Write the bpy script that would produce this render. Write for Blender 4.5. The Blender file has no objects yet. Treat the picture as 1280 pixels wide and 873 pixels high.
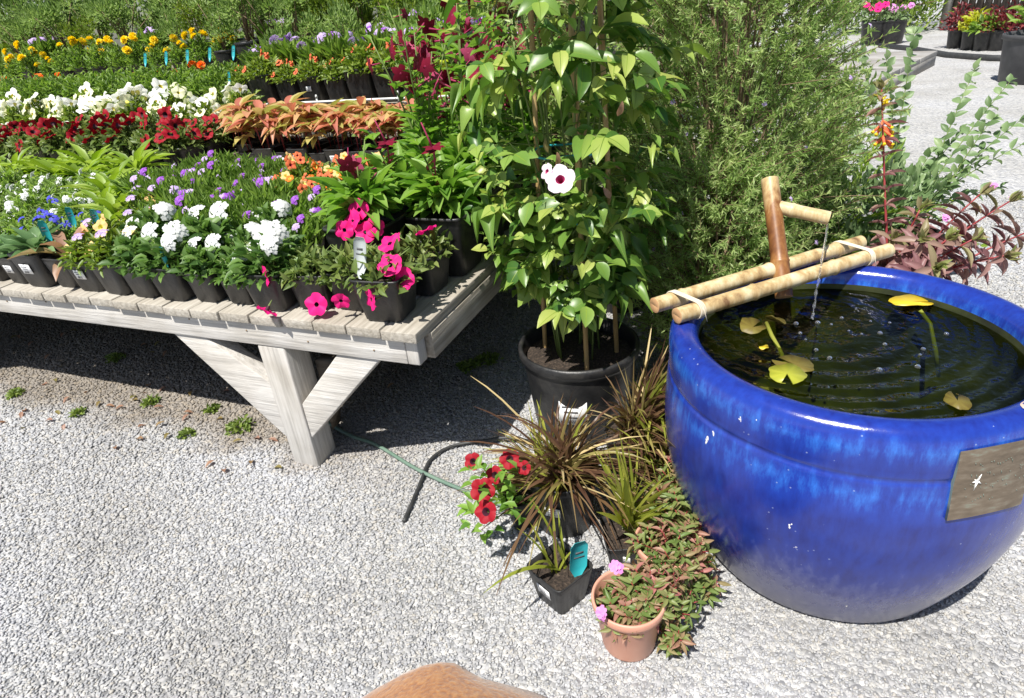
import bpy, math, random
import numpy as np
from mathutils import Vector, Matrix, Quaternion
R = math.radians
rs = np.random.default_rng(7); random.seed(7)
S = bpy.context.scene
C = S.collection

# ------------------------------------------------------------------ camera, sky, sun, exposure
H = 1.1; FPX = 797.0
RT = Vector((.99497, -.04779, -.08801)); UP = Vector((.10014, .47476, .87440)); FW = Vector((0, .87882, -.47716))
cam = bpy.data.cameras.new('camera'); camo = bpy.data.objects.new('camera', cam); C.objects.link(camo)
cam.sensor_width = 36; cam.lens = FPX / 1280 * 36; cam.clip_end = 500; cam.clip_start = .02
camo.matrix_world = Matrix(((RT.x, UP.x, -FW.x, 0), (RT.y, UP.y, -FW.y, 0), (RT.z, UP.z, -FW.z, H), (0, 0, 0, 1)))
S.camera = camo
w = bpy.data.worlds.new('World'); S.world = w; w.use_nodes = True
nt = w.node_tree; bg = nt.nodes['Background']
sky = nt.nodes.new('ShaderNodeTexSky'); sky.sky_type = 'NISHITA'; sky.sun_disc = False
sky.sun_elevation = R(61); sky.sun_rotation = R(215); sky.altitude = 50; sky.air_density = 1; sky.dust_density = 1.2
nt.links.new(sky.outputs[0], bg.inputs[0]); bg.inputs[1].default_value = .07
sl = bpy.data.lights.new('sun', 'SUN'); sl.energy = 5.0; sl.angle = R(.53); sl.color = (1, .96, .89)
so = bpy.data.objects.new('sun', sl); C.objects.link(so)
az = R(-125); el = R(61)
sd = Vector((math.cos(el) * math.cos(az), math.cos(el) * math.sin(az), math.sin(el)))
so.rotation_euler = sd.to_track_quat('Z', 'Y').to_euler(); so.location = sd * 20
S.view_settings.view_transform = 'Standard'; S.view_settings.look = 'None'
S.view_settings.exposure = .58; S.view_settings.gamma = 1

def ray(x, y): return (RT * ((x - 640) / FPX) + UP * ((436.5 - y) / FPX) + FW)
def P(x, y, z):
    r = ray(x, y); t = (z - H) / r.z; return Vector((0, 0, H)) + r * t
def D(x, y, d): return Vector((0, 0, H)) + ray(x, y) * d
def proj(p):
    q = Vector(p) - Vector((0, 0, H)); d = q.dot(FW)
    return (640 + FPX * q.dot(RT) / d, 436.5 - FPX * q.dot(UP) / d, d)
BX, BY = -.2124, 1.2784
U = Vector((-.91197, .41026, 0)); V = Vector((.41026, .91197, 0))
def T(u, v, z): return Vector((BX, BY, z)) + U * u + V * v
BROT = math.atan2(-U.y, -U.x)       # local +x runs to the right along the bench front

# ------------------------------------------------------------------ materials
def nodes(name):
    m = bpy.data.materials.new(name); m.use_nodes = True
    n = m.node_tree.nodes; l = m.node_tree.links
    return m, n, l, n['Principled BSDF']
def ramp(n, cols, pos=None):
    r = n.new('ShaderNodeValToRGB'); e = r.color_ramp.elements
    while len(e) < len(cols): e.new(.5)
    for i, c in enumerate(cols):
        e[i].position = (i / (len(cols) - 1)) if pos is None else pos[i]; e[i].color = (*c, 1)
    return r
def noise(n, l, scale, detail=4, stretch=None, rough=.55):
    t = n.new('ShaderNodeTexNoise'); t.inputs['Scale'].default_value = scale; t.inputs['Detail'].default_value = detail; t.inputs['Roughness'].default_value = rough
    tc = n.new('ShaderNodeTexCoord'); src = tc.outputs['Object']
    if stretch:
        mp = n.new('ShaderNodeMapping'); mp.inputs['Scale'].default_value = stretch; l.new(src, mp.inputs[0]); src = mp.outputs[0]
    l.new(src, t.inputs['Vector']); return t
def simple(name, cols, rough=.5, scale=30, bump=0, bscale=None, stretch=None, spec=.5, pos=None, metal=0):
    m, n, l, b = nodes(name)
    t = noise(n, l, scale, stretch=stretch); r = ramp(n, cols, pos or [.3 + .4 * i / max(1, len(cols) - 1) for i in range(len(cols))])
    l.new(t.outputs[0], r.inputs[0]); l.new(r.outputs[0], b.inputs['Base Color'])
    b.inputs['Roughness'].default_value = rough; b.inputs['Specular IOR Level'].default_value = spec; b.inputs['Metallic'].default_value = metal
    if bump:
        t2 = noise(n, l, bscale or scale, 6, stretch=stretch); bp = n.new('ShaderNodeBump'); bp.inputs['Strength'].default_value = bump; bp.inputs['Distance'].default_value = .01
        l.new(t2.outputs[0], bp.inputs['Height']); l.new(bp.outputs[0], b.inputs['Normal'])
    return m
def leafm(name, cols, rough=.45, tr=.3, spec=.4, trcol=None):
    m, n, l, b = nodes(name)
    a = n.new('ShaderNodeAttribute'); a.attribute_name = 'rnd'
    t = noise(n, l, 9, 2); mx = n.new('ShaderNodeMath'); mx.operation = 'MULTIPLY_ADD'; mx.inputs[1].default_value = .5; 
    l.new(t.outputs[0], mx.inputs[0]); ad = n.new('ShaderNodeMath'); ad.operation = 'ADD'; ad.inputs[1].default_value = -.25
    l.new(a.outputs['Fac'], mx.inputs[2]); l.new(mx.outputs[0], ad.inputs[0])
    r = ramp(n, cols); l.new(ad.outputs[0], r.inputs[0]); l.new(r.outputs[0], b.inputs['Base Color'])
    b.inputs['Roughness'].default_value = rough; b.inputs['Specular IOR Level'].default_value = spec
    if tr:
        tb = n.new('ShaderNodeBsdfTranslucent'); ms = n.new('ShaderNodeMixShader'); ms.inputs[0].default_value = tr
        hs = n.new('ShaderNodeHueSaturation'); hs.inputs['Value'].default_value = 1.7; hs.inputs['Saturation'].default_value = 1.1
        l.new(r.outputs[0], hs.inputs['Color']); l.new(hs.outputs[0], tb.inputs[0])
        l.new(b.outputs[0], ms.inputs[1]); l.new(tb.outputs[0], ms.inputs[2]); l.new(ms.outputs[0], n['Material Output'].inputs[0])
    return m
def petal(name, c1, c2, tr=.25): return leafm(name, [c1, c2], .6, tr, .2)

M = {}
G = lambda *c: tuple(c)
M['lf_verbena'] = leafm('verbena leaf', [(.06, .13, .03), (.11, .20, .045), (.17, .28, .07)])
M['lf_calib'] = leafm('calibrachoa leaf', [(.09, .15, .02), (.16, .24, .035), (.24, .31, .05)])
M['lf_petunia'] = leafm('petunia leaf', [(.08, .13, .03), (.14, .20, .05), (.22, .27, .08)])
M['lf_marigold'] = leafm('marigold leaf', [(.09, .17, .03), (.16, .26, .045), (.24, .35, .07)], tr=.4)
M['lf_dusty'] = leafm('dusty leaf', [(.12, .20, .05), (.20, .30, .08), (.30, .40, .13)], tr=.4)
M['lf_spear'] = leafm('spear leaf', [(.11, .20, .035), (.19, .30, .055), (.27, .39, .09)], tr=.4)
M['lf_lettuce'] = leafm('rosette leaf', [(.17, .27, .03), (.25, .36, .05), (.33, .43, .09)], tr=.35)
M['lf_bluegreen'] = leafm('blue green leaf', [(.10, .19, .07), (.16, .27, .11), (.22, .34, .15)])
M['lf_nico'] = leafm('tobacco leaf', [(.09, .20, .03), (.17, .31, .05), (.25, .40, .08)], tr=.4)
M['lf_orange'] = leafm('orange leaf', [(.44, .14, .10), (.53, .24, .14), (.54, .34, .16), (.46, .40, .14), (.30, .33, .08)], tr=.3)
M['lf_vine'] = leafm('glossy vine leaf', [(.05, .13, .022), (.11, .21, .035), (.17, .29, .055), (.26, .37, .075), (.38, .43, .11)], rough=.36, tr=.3, spec=.45)
M['lf_bush'] = leafm('needle leaf', [(.17, .26, .075), (.25, .36, .11), (.36, .46, .17), (.48, .56, .25)], tr=.45)
M['lf_silver'] = leafm('silvery leaf', [(.11, .18, .07), (.17, .26, .11), (.27, .36, .17)], tr=.25)
M['lf_dark'] = leafm('dark leaf', [(.06, .11, .03), (.11, .18, .045), (.18, .26, .07)])
M['lf_fern'] = leafm('feathery leaf', [(.10, .18, .02), (.18, .28, .035), (.27, .37, .05)], tr=.35)
M['lf_purple'] = leafm('purple leaf', [(.20, .09, .10), (.30, .16, .155), (.31, .21, .16), (.25, .30, .09)], tr=.3)
M['lf_pink'] = leafm('pink green leaf', [(.13, .20, .05), (.21, .25, .08), (.34, .19, .13), (.44, .17, .16)], tr=.3)
M['lf_bronze'] = leafm('bronze blade', [(.07, .035, .022), (.13, .07, .04), (.18, .12, .05), (.26, .23, .07)], rough=.4, tr=.2)
M['lf_straw'] = leafm('straw', [(.48, .36, .16), (.6, .48, .25)], tr=.2)
M['lf_blade'] = leafm('yellow green blade', [(.20, .24, .03), (.30, .33, .05), (.38, .38, .07)], tr=.3)
M['lf_burg'] = leafm('burgundy leaf', [(.09, .015, .02), (.17, .03, .035), (.25, .06, .06)])
M['lf_lime'] = leafm('lime leaf', [(.35, .38, .03), (.5, .5, .06)], tr=.35)
M['lf_wilt'] = leafm('wilted leaf', [(.20, .19, .06), (.30, .17, .10), (.34, .20, .15)])
M['lf_weed'] = leafm('weed leaf', [(.10, .16, .03), (.17, .24, .05), (.26, .33, .08)])
M['stem_green'] = simple('green stem', [(.10, .16, .03), (.17, .22, .06)], .6)
M['stem_red'] = simple('red stem', [(.22, .02, .03), (.32, .05, .05)], .5)
M['stem_brown'] = simple('brown twig', [(.14, .09, .05), (.25, .18, .11)], .8)
M['white'] = petal('white petal', (.64, .65, .64), (.72, .73, .72), .15)
M['cream'] = petal('cream petal', (.80, .80, .55), (.87, .87, .72)); M['white2'] = petal('bright white petal', (.80, .80, .76), (.86, .86, .83), .3)
M['red'] = petal('red petal', (.20, .004, .012), (.33, .008, .018), .12)
M['hotpink'] = petal('magenta petal', (.70, .01, .16), (.82, .02, .24), .2)
M['maroon'] = petal('maroon petal', (.13, .004, .02), (.26, .008, .035), .12)
M['rose'] = petal('rose petal', (.34, .03, .10), (.48, .09, .17), .15)
M['peach'] = petal('peach petal', (.80, .50, .20), (.85, .64, .33))
M['orange'] = petal('orange petal', (.80, .14, .02), (.85, .25, .03))
M['coral'] = petal('coral petal', (.72, .13, .06), (.80, .24, .10))
M['yellow'] = petal('yellow petal', (.80, .60, .02), (.85, .72, .06))
M['purple'] = petal('purple petal', (.27, .06, .48), (.40, .16, .60))
M['lilac'] = petal('lilac petal', (.50, .36, .66), (.62, .50, .76))
M['blue'] = petal('blue petal', (.07, .07, .55), (.13, .14, .68))
M['palepink'] = petal('pale pink petal', (.78, .58, .72), (.87, .76, .84))
M['pink'] = petal('pink petal', (.66, .24, .60), (.75, .36, .68))
M['throat_dark'] = simple('dark throat', [(.03, .003, .012), (.06, .006, .02)], .7)
M['throat_red'] = simple('red throat', [(.25, .01, .02), (.35, .02, .03)], .7)
M['throat_yellow'] = simple('yellow throat', [(.62, .55, .08), (.7, .62, .12)], .7)
M['throat_wine'] = simple('wine throat', [(.30, .01, .08), (.38, .02, .11)], .7)
M['pot'] = simple('black nursery plastic', [(.010, .010, .011), (.022, .022, .023), (.04, .038, .036)], .42, 25, .15, 80)
M['pot_grey'] = simple('grey nursery plastic', [(.05, .05, .055), (.085, .085, .09)], .6, 12)
M['pot_terra'] = simple('peach plastic', [(.56, .27, .19), (.61, .31, .22), (.65, .36, .26)], .5, 9)
M['pot_brick'] = simple('brick plastic', [(.30, .08, .04), (.36, .10, .06)], .6)
M['pot_lime'] = simple('lime plastic', [(.5, .6, .02), (.55, .66, .04)], .5)
M['soil'] = simple('potting soil', [(.02, .014, .01), (.06, .042, .03), (.2, .15, .1)], .95, 160, 1, 160, pos=[.35, .6, .78])
M['sticker'] = simple('white sticker', [(.78, .78, .78), (.82, .82, .82)], .6)
M['ink'] = simple('printed ink', [(.08, .08, .09), (.12, .12, .12)], .7)
M['tag_teal'] = simple('teal tag', [(.02, .30, .34), (.03, .38, .42)], .4)
M['tag_grey'] = simple('greyed tag', [(.42, .46, .46), (.52, .56, .55)], .6)
M['raffia'] = simple('raffia', [(.55, .48, .36), (.68, .62, .5)], .8)
M['hose_green'] = simple('green hose', [(.10, .17, .13), (.15, .22, .17)], .5)
M['hose_black'] = simple('black hose', [(.025, .027, .028), (.05, .05, .05)], .55)
M['splat'] = simple('bird dropping', [(.7, .7, .68), (.8, .8, .78)], .8)
M['wire'] = simple('white coated wire', [(.62, .64, .62), (.74, .74, .72)], .5)
M['chip'] = simple('unglazed clay', [(.5, .36, .29), (.6, .46, .38)], .9, 60)

def wood(name, cols, scale=5, axis=0, bump=.9, rough=.85):
    m, n, l, b = nodes(name)
    st = [1., 1., 1.]; st[axis] = .05
    t = noise(n, l, scale * 22, 8, st, .65); t2 = noise(n, l, scale * 1.3, 3, None)
    r = ramp(n, cols, [.25, .5, .75]); l.new(t.outputs[0], r.inputs[0])
    r2 = ramp(n, [(.72, .69, .64), (1, 1, 1)], [.35, .6]); l.new(t2.outputs[0], r2.inputs[0])
    mx = n.new('ShaderNodeMix'); mx.data_type = 'RGBA'; mx.blend_type = 'MULTIPLY'; mx.inputs[0].default_value = .8
    l.new(r.outputs[0], mx.inputs[6]); l.new(r2.outputs[0], mx.inputs[7]); l.new(mx.outputs[2], b.inputs['Base Color'])
    bp = n.new('ShaderNodeBump'); bp.inputs['Strength'].default_value = bump; bp.inputs['Distance'].default_value = .004
    l.new(t.outputs[0], bp.inputs['Height']); l.new(bp.outputs[0], b.inputs['Normal']); b.inputs['Roughness'].default_value = rough
    b.inputs['Specular IOR Level'].default_value = .25
    return m
WC = [(.36, .345, .325), (.56, .54, .51), (.68, .665, .64)]
SC = [(.21, .19, .16), (.39, .36, .31), (.52, .49, .44)]
M['beam'] = wood('weathered beam', WC, 4, 0)
M['beamv'] = wood('weathered post', WC, 4, 2)
M['slat'] = wood('weathered slat', SC, 4, 1, .8)
M['deckwood'] = wood('grey deck board', [(.24, .23, .22), (.34, .33, .32), (.42, .41, .40)], 3, 0)
M['fencewood'] = wood('dark fence board', [(.05, .04, .035), (.09, .075, .065), (.14, .12, .10)], 3, 2)
M['darkwood'] = wood('dark riser board', [(.12, .10, .08), (.2, .17, .14), (.28, .25, .21)], 3, 0)  # dark weathered plank wood

def bamboo(name, cols, wet=None):
    m, n, l, b = nodes(name)
    t = noise(n, l, 24, 7, (1, 1, .3), .65); r = ramp(n, cols, [.3, .46, .58, .75]); l.new(t.outputs[0], r.inputs[0]); l.new(r.outputs[0], b.inputs['Base Color'])
    b.inputs['Roughness'].default_value = .38
    if wet:
        tc = n.new('ShaderNodeTexCoord'); sx = n.new('ShaderNodeSeparateXYZ'); l.new(tc.outputs['Object'], sx.inputs[0])
        ma = n.new('ShaderNodeMath'); ma.operation = 'MULTIPLY_ADD'; l.new(t.outputs[0], ma.inputs[0]); ma.inputs[1].default_value = .22; l.new(sx.outputs['Z'], ma.inputs[2])
        rr = ramp(n, [(0, 0, 0), (1, 1, 1)], [wet - .03, wet + .05]); l.new(ma.outputs[0], rr.inputs[0]); r2 = ramp(n, [(.40, .28, .12), (.58, .44, .22), (.66, .54, .32)], [.35, .5, .7]); l.new(t.outputs[0], r2.inputs[0])
        mx = n.new('ShaderNodeMix'); mx.data_type = 'RGBA'; l.new(rr.outputs[0], mx.inputs[0]); l.new(r.outputs[0], mx.inputs[6]); l.new(r2.outputs[0], mx.inputs[7]); l.new(mx.outputs[2], b.inputs['Base Color'])
    return m
M['bamboo'] = bamboo('pale bamboo', [(.16, .08, .035), (.46, .33, .16), (.62, .52, .32), (.72, .64, .46)])
M['bamboo_wet'] = bamboo('wet bamboo', [(.09, .03, .012), (.20, .08, .025), (.30, .14, .045), (.42, .26, .10)], wet=.79)
M['bamboo_in'] = simple('bamboo inside', [(.40, .22, .10), (.50, .30, .15)], .8)
M['stake'] = bamboo('bamboo stake', [(.26, .15, .05), (.40, .26, .10), (.48, .33, .15), (.55, .40, .2)])

# blue glaze
def glaze():
    m, n, l, b = nodes('cobalt glaze')
    tc = n.new('ShaderNodeTexCoord'); sx = n.new('ShaderNodeSeparateXYZ'); l.new(tc.outputs['Object'], sx.inputs[0])
    a = noise(n, l, 44, 9, (1, 1, .28), .72); c = noise(n, l, 4, 4, (1, 1, .5)); sp = noise(n, l, 70, 3, (1, 1, .35))
    def math_(op, x, y=None, z=None):
        q = n.new('ShaderNodeMath'); q.operation = op
        for i, k in enumerate((x, y, z)):
            if k is None: continue
            if isinstance(k, (int, float)): q.inputs[i].default_value = k
            else: l.new(k, q.inputs[i])
        return q.outputs[0]
    # pale runs hang below two lines: the lip and the groove
    zz = sx.outputs['Z']
    def band(top, depth):
        d = math_('SUBTRACT', top, zz); d = math_('DIVIDE', d, depth)
        k = math_('SUBTRACT', 1, math_('ABSOLUTE', math_('SUBTRACT', math_('MULTIPLY', d, 2), .55)))
        return math_('MAXIMUM', k, 0)
    bd = math_('MAXIMUM', band(.500, .075), math_('MULTIPLY', band(.425, .11), .9))
    f = math_('MULTIPLY_ADD', math_('MULTIPLY', bd, math_('MULTIPLY_ADD', a.outputs[0], 2.6, -.75)), .62, math_('MULTIPLY_ADD', sp.outputs[0], .42, -.04))
    r = ramp(n, [(.009, .012, .13), (.012, .028, .23), (.015, .046, .33), (.03, .15, .58), (.12, .35, .74)], [.0, .16, .36, .66, 1.0])
    l.new(f, r.inputs[0])
    # dusty foot
    dm = math_('MULTIPLY_ADD', zz, -4.4, .90); dm = math_('ADD', dm, math_('MULTIPLY_ADD', sp.outputs[0], 1.2, -.6)); dm = math_('ADD', dm, math_('MULTIPLY_ADD', c.outputs[0], 1.0, -.5))
    dm = math_('MULTIPLY', math_('MINIMUM', math_('MAXIMUM', dm, 0), 1), .72)
    mx = n.new('ShaderNodeMix'); mx.data_type = 'RGBA'; l.new(dm, mx.inputs[0]); l.new(r.outputs[0], mx.inputs[6]); mx.inputs[7].default_value = (.26, .255, .26, 1)
    # pale specks and scratches
    vs = n.new('ShaderNodeTexVoronoi'); vs.inputs['Scale'].default_value = 55; l.new(tc.outputs['Object'], vs.inputs['Vector'])
    s1 = math_('LESS_THAN', vs.outputs['Distance'], .085); s2 = math_('MULTIPLY', s1, math_('GREATER_THAN', c.outputs[0], .5))
    mx2 = n.new('ShaderNodeMix'); mx2.data_type = 'RGBA'; l.new(math_('MULTIPLY', s2, .55), mx2.inputs[0]); l.new(mx.outputs[2], mx2.inputs[6]); mx2.inputs[7].default_value = (.3, .36, .5, 1)
    l.new(mx2.outputs[2], b.inputs['Base Color'])
    l.new(math_('MULTIPLY_ADD', dm, .5, .16), b.inputs['Roughness'])
    b.inputs['Coat Weight'].default_value = .25; b.inputs['Coat Roughness'].default_value = .1
    bp = n.new('ShaderNodeBump'); bp.inputs['Strength'].default_value = .12; bp.inputs['Distance'].default_value = .01
    l.new(a.outputs[0], bp.inputs['Height']); l.new(bp.outputs[0], b.inputs['Normal'])
    return m
M['glaze'] = glaze()
M['algae'] = simple('algae coated clay', [(.012, .016, .004), (.05, .062, .012), (.14, .15, .03)], .9, 7, pos=[.35, .55, .75])
def copper():
    m, n, l, b = nodes('aged copper')
    t = noise(n, l, 40, 6, (1, 1, 3.)); t2 = noise(n, l, 9, 3)
    r = ramp(n, [(.11, .085, .06), (.155, .12, .085), (.19, .155, .115), (.22, .25, .20)], [.3, .5, .62, .74]); l.new(t.outputs[0], r.inputs[0])
    l.new(r.outputs[0], b.inputs['Base Color']); b.inputs['Metallic'].default_value = .1; b.inputs['Roughness'].default_value = .6
    return m
M['copper'] = copper()
M['patina'] = simple('green patina', [(.16, .22, .19), (.24, .30, .26)], .8)

WATZ = .468; WDROP = P(1015, 400, WATZ)
def water():
    m, n, l, b = nodes('pond water'); n.remove(b)
    geo = n.new('ShaderNodeNewGeometry')
    mp = n.new('ShaderNodeMapping'); mp.inputs['Location'].default_value = (-WDROP.x, -WDROP.y, 0); l.new(geo.outputs['Position'], mp.inputs[0])
    wv = n.new('ShaderNodeTexWave'); wv.wave_type = 'RINGS'; wv.rings_direction = 'SPHERICAL'; wv.inputs['Scale'].default_value = 16; wv.inputs['Distortion'].default_value = 1.8; wv.inputs['Detail'].default_value = 2; wv.inputs['Detail Scale'].default_value = 2
    l.new(mp.outputs[0], wv.inputs['Vector'])
    nz = n.new('ShaderNodeTexNoise'); nz.inputs['Scale'].default_value = 26; nz.inputs['Detail'].default_value = 3; l.new(geo.outputs['Position'], nz.inputs['Vector'])
    b1 = n.new('ShaderNodeBump'); b1.inputs['Strength'].default_value = .42; b1.inputs['Distance'].default_value = .012; l.new(wv.outputs[0], b1.inputs['Height'])
    b2 = n.new('ShaderNodeBump'); b2.inputs['Strength'].default_value = .13; b2.inputs['Distance'].default_value = .012; l.new(nz.outputs[0], b2.inputs['Height']); l.new(b1.outputs[0], b2.inputs['Normal'])
    fr = n.new('ShaderNodeFresnel'); fr.inputs[0].default_value = 1.33; l.new(b2.outputs[0], fr.inputs[1])
    gl = n.new('ShaderNodeBsdfGlossy'); gl.inputs['Roughness'].default_value = .03; l.new(b2.outputs[0], gl.inputs['Normal'])
    tr = n.new('ShaderNodeBsdfTransparent'); tr.inputs[0].default_value = (.46, .50, .14, 1)
    ms = n.new('ShaderNodeMixShader'); l.new(fr.outputs[0], ms.inputs[0]); l.new(tr.outputs[0], ms.inputs[1]); l.new(gl.outputs[0], ms.inputs[2])
    l.new(ms.outputs[0], n['Material Output'].inputs[0]); return m
M['water'] = water()
def glassy():
    m, n, l, b = nodes('clear water drops'); b.inputs['Base Color'].default_value = (.95, .97, 1, 1); b.inputs['Transmission Weight'].default_value = .95; b.inputs['IOR'].default_value = 1.33; b.inputs['Roughness'].default_value = .03; return m
M['drop'] = glassy()
M['pad_yellow'] = leafm('yellow pad', [(.55, .38, .02), (.66, .50, .04)], .35, .1)
M['pad_green'] = leafm('green pad', [(.30, .33, .03), (.42, .42, .05)], .35, .1)
M['pad_brown'] = leafm('brown pad', [(.12, .085, .02), (.19, .16, .03)], .5, .1)

# gravel
def gravel_mat(name, dirt_shade=True, stones=False):
    m, n, l, b = nodes(name)
    geo = n.new('ShaderNodeNewGeometry')
    if stones:
        a = n.new('ShaderNodeAttribute'); a.attribute_name = 'rnd'; f = a.outputs['Fac']
        cols = [(.28, .285, .30), (.35, .355, .37), (.40, .405, .415), (.43, .43, .43), (.41, .39, .355), (.50, .50, .50)]
        r = ramp(n, cols, [0, .22, .5, .75, .86, 1])
    else:
        v = n.new('ShaderNodeTexVoronoi'); v.inputs['Scale'].default_value = 75; v.inputs['Randomness'].default_value = 1; l.new(geo.outputs['Position'], v.inputs['Vector'])
        sp = n.new('ShaderNodeSeparateColor'); l.new(v.outputs['Color'], sp.inputs[0]); f = sp.outputs[0]
        r = ramp(n, [(.30, .305, .31), (.38, .38, .39), (.43, .43, .43), (.46, .455, .44), (.52, .515, .51)])
        bp = n.new('ShaderNodeBump'); bp.inputs['Strength'].default_value = .9; bp.inputs['Distance'].default_value = .012; bp.invert = True
        l.new(v.outputs['Distance'], bp.inputs['Height']); l.new(bp.outputs[0], b.inputs['Normal'])
    l.new(f, r.inputs[0])
    pn = n.new('ShaderNodeTexNoise'); pn.inputs['Scale'].default_value = 1.7; pn.inputs['Detail'].default_value = 7; pn.inputs['Roughness'].default_value = .6; l.new(geo.outputs['Position'], pn.inputs['Vector'])
    pr_ = ramp(n, [(.85, .84, .82), (1, 1, 1), (1.06, 1.07, 1.1)], [.36, .52, .68]); l.new(pn.outputs[0], pr_.inputs[0]); pm_ = n.new('ShaderNodeMix'); pm_.data_type = 'RGBA'; pm_.blend_type = 'MULTIPLY'; pm_.inputs[0].default_value = 1; l.new(r.outputs[0], pm_.inputs[6]); l.new(pr_.outputs[0], pm_.inputs[7])
    # earthy strip along the bench front; under-bench shade painted into the gravel colour
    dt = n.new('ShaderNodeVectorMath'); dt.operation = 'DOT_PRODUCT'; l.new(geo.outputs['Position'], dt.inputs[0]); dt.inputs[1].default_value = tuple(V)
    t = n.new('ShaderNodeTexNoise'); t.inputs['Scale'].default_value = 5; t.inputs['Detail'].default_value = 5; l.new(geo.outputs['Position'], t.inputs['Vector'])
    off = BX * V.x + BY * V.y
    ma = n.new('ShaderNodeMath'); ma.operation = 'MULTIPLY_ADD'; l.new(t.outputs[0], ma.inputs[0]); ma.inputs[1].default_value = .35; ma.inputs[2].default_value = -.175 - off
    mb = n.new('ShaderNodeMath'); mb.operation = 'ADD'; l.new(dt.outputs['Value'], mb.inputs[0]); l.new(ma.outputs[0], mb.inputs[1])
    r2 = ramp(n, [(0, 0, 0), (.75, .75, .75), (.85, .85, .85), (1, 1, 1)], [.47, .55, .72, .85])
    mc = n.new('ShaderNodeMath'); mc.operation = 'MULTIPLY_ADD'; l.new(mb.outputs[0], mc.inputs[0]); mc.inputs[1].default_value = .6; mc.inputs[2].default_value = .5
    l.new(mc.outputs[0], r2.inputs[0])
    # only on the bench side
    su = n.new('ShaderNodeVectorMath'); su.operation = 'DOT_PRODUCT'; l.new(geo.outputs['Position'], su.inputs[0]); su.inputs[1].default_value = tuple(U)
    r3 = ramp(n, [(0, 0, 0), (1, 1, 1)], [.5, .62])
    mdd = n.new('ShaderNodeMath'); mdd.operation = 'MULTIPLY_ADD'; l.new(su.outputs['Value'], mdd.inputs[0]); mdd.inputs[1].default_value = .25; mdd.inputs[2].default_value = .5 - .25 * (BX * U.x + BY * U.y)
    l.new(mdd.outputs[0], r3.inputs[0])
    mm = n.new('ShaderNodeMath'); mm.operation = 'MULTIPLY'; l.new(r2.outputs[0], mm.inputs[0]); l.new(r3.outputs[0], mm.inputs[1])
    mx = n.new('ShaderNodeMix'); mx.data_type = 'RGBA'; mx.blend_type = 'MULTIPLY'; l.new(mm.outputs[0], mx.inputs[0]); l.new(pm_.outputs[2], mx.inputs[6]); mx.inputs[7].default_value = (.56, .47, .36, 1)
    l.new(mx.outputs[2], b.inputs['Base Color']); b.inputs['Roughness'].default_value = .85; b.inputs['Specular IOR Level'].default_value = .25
    return m
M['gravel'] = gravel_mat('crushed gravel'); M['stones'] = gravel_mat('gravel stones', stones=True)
def furm():
    m, n, l, b = nodes('brown fur')
    t = noise(n, l, 260, 5, (1, .1, 1)); r = ramp(n, [(.25, .085, .018), (.40, .155, .034), (.50, .23, .06)], [.3, .5, .7]); l.new(t.outputs[0], r.inputs[0]); l.new(r.outputs[0], b.inputs['Base Color'])
    bp = n.new('ShaderNodeBump'); bp.inputs['Strength'].default_value = .5; bp.inputs['Distance'].default_value = .003; l.new(t.outputs[0], bp.inputs['Height']); l.new(bp.outputs[0], b.inputs['Normal'])
    b.inputs['Roughness'].default_value = .5; b.inputs['Sheen Weight'].default_value = .3; return m
M['fur'] = furm(); M['lf_fur'] = leafm('fur hairs', [(.25, .10, .028), (.38, .17, .05), (.50, .26, .09)], .5, 0)

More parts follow.
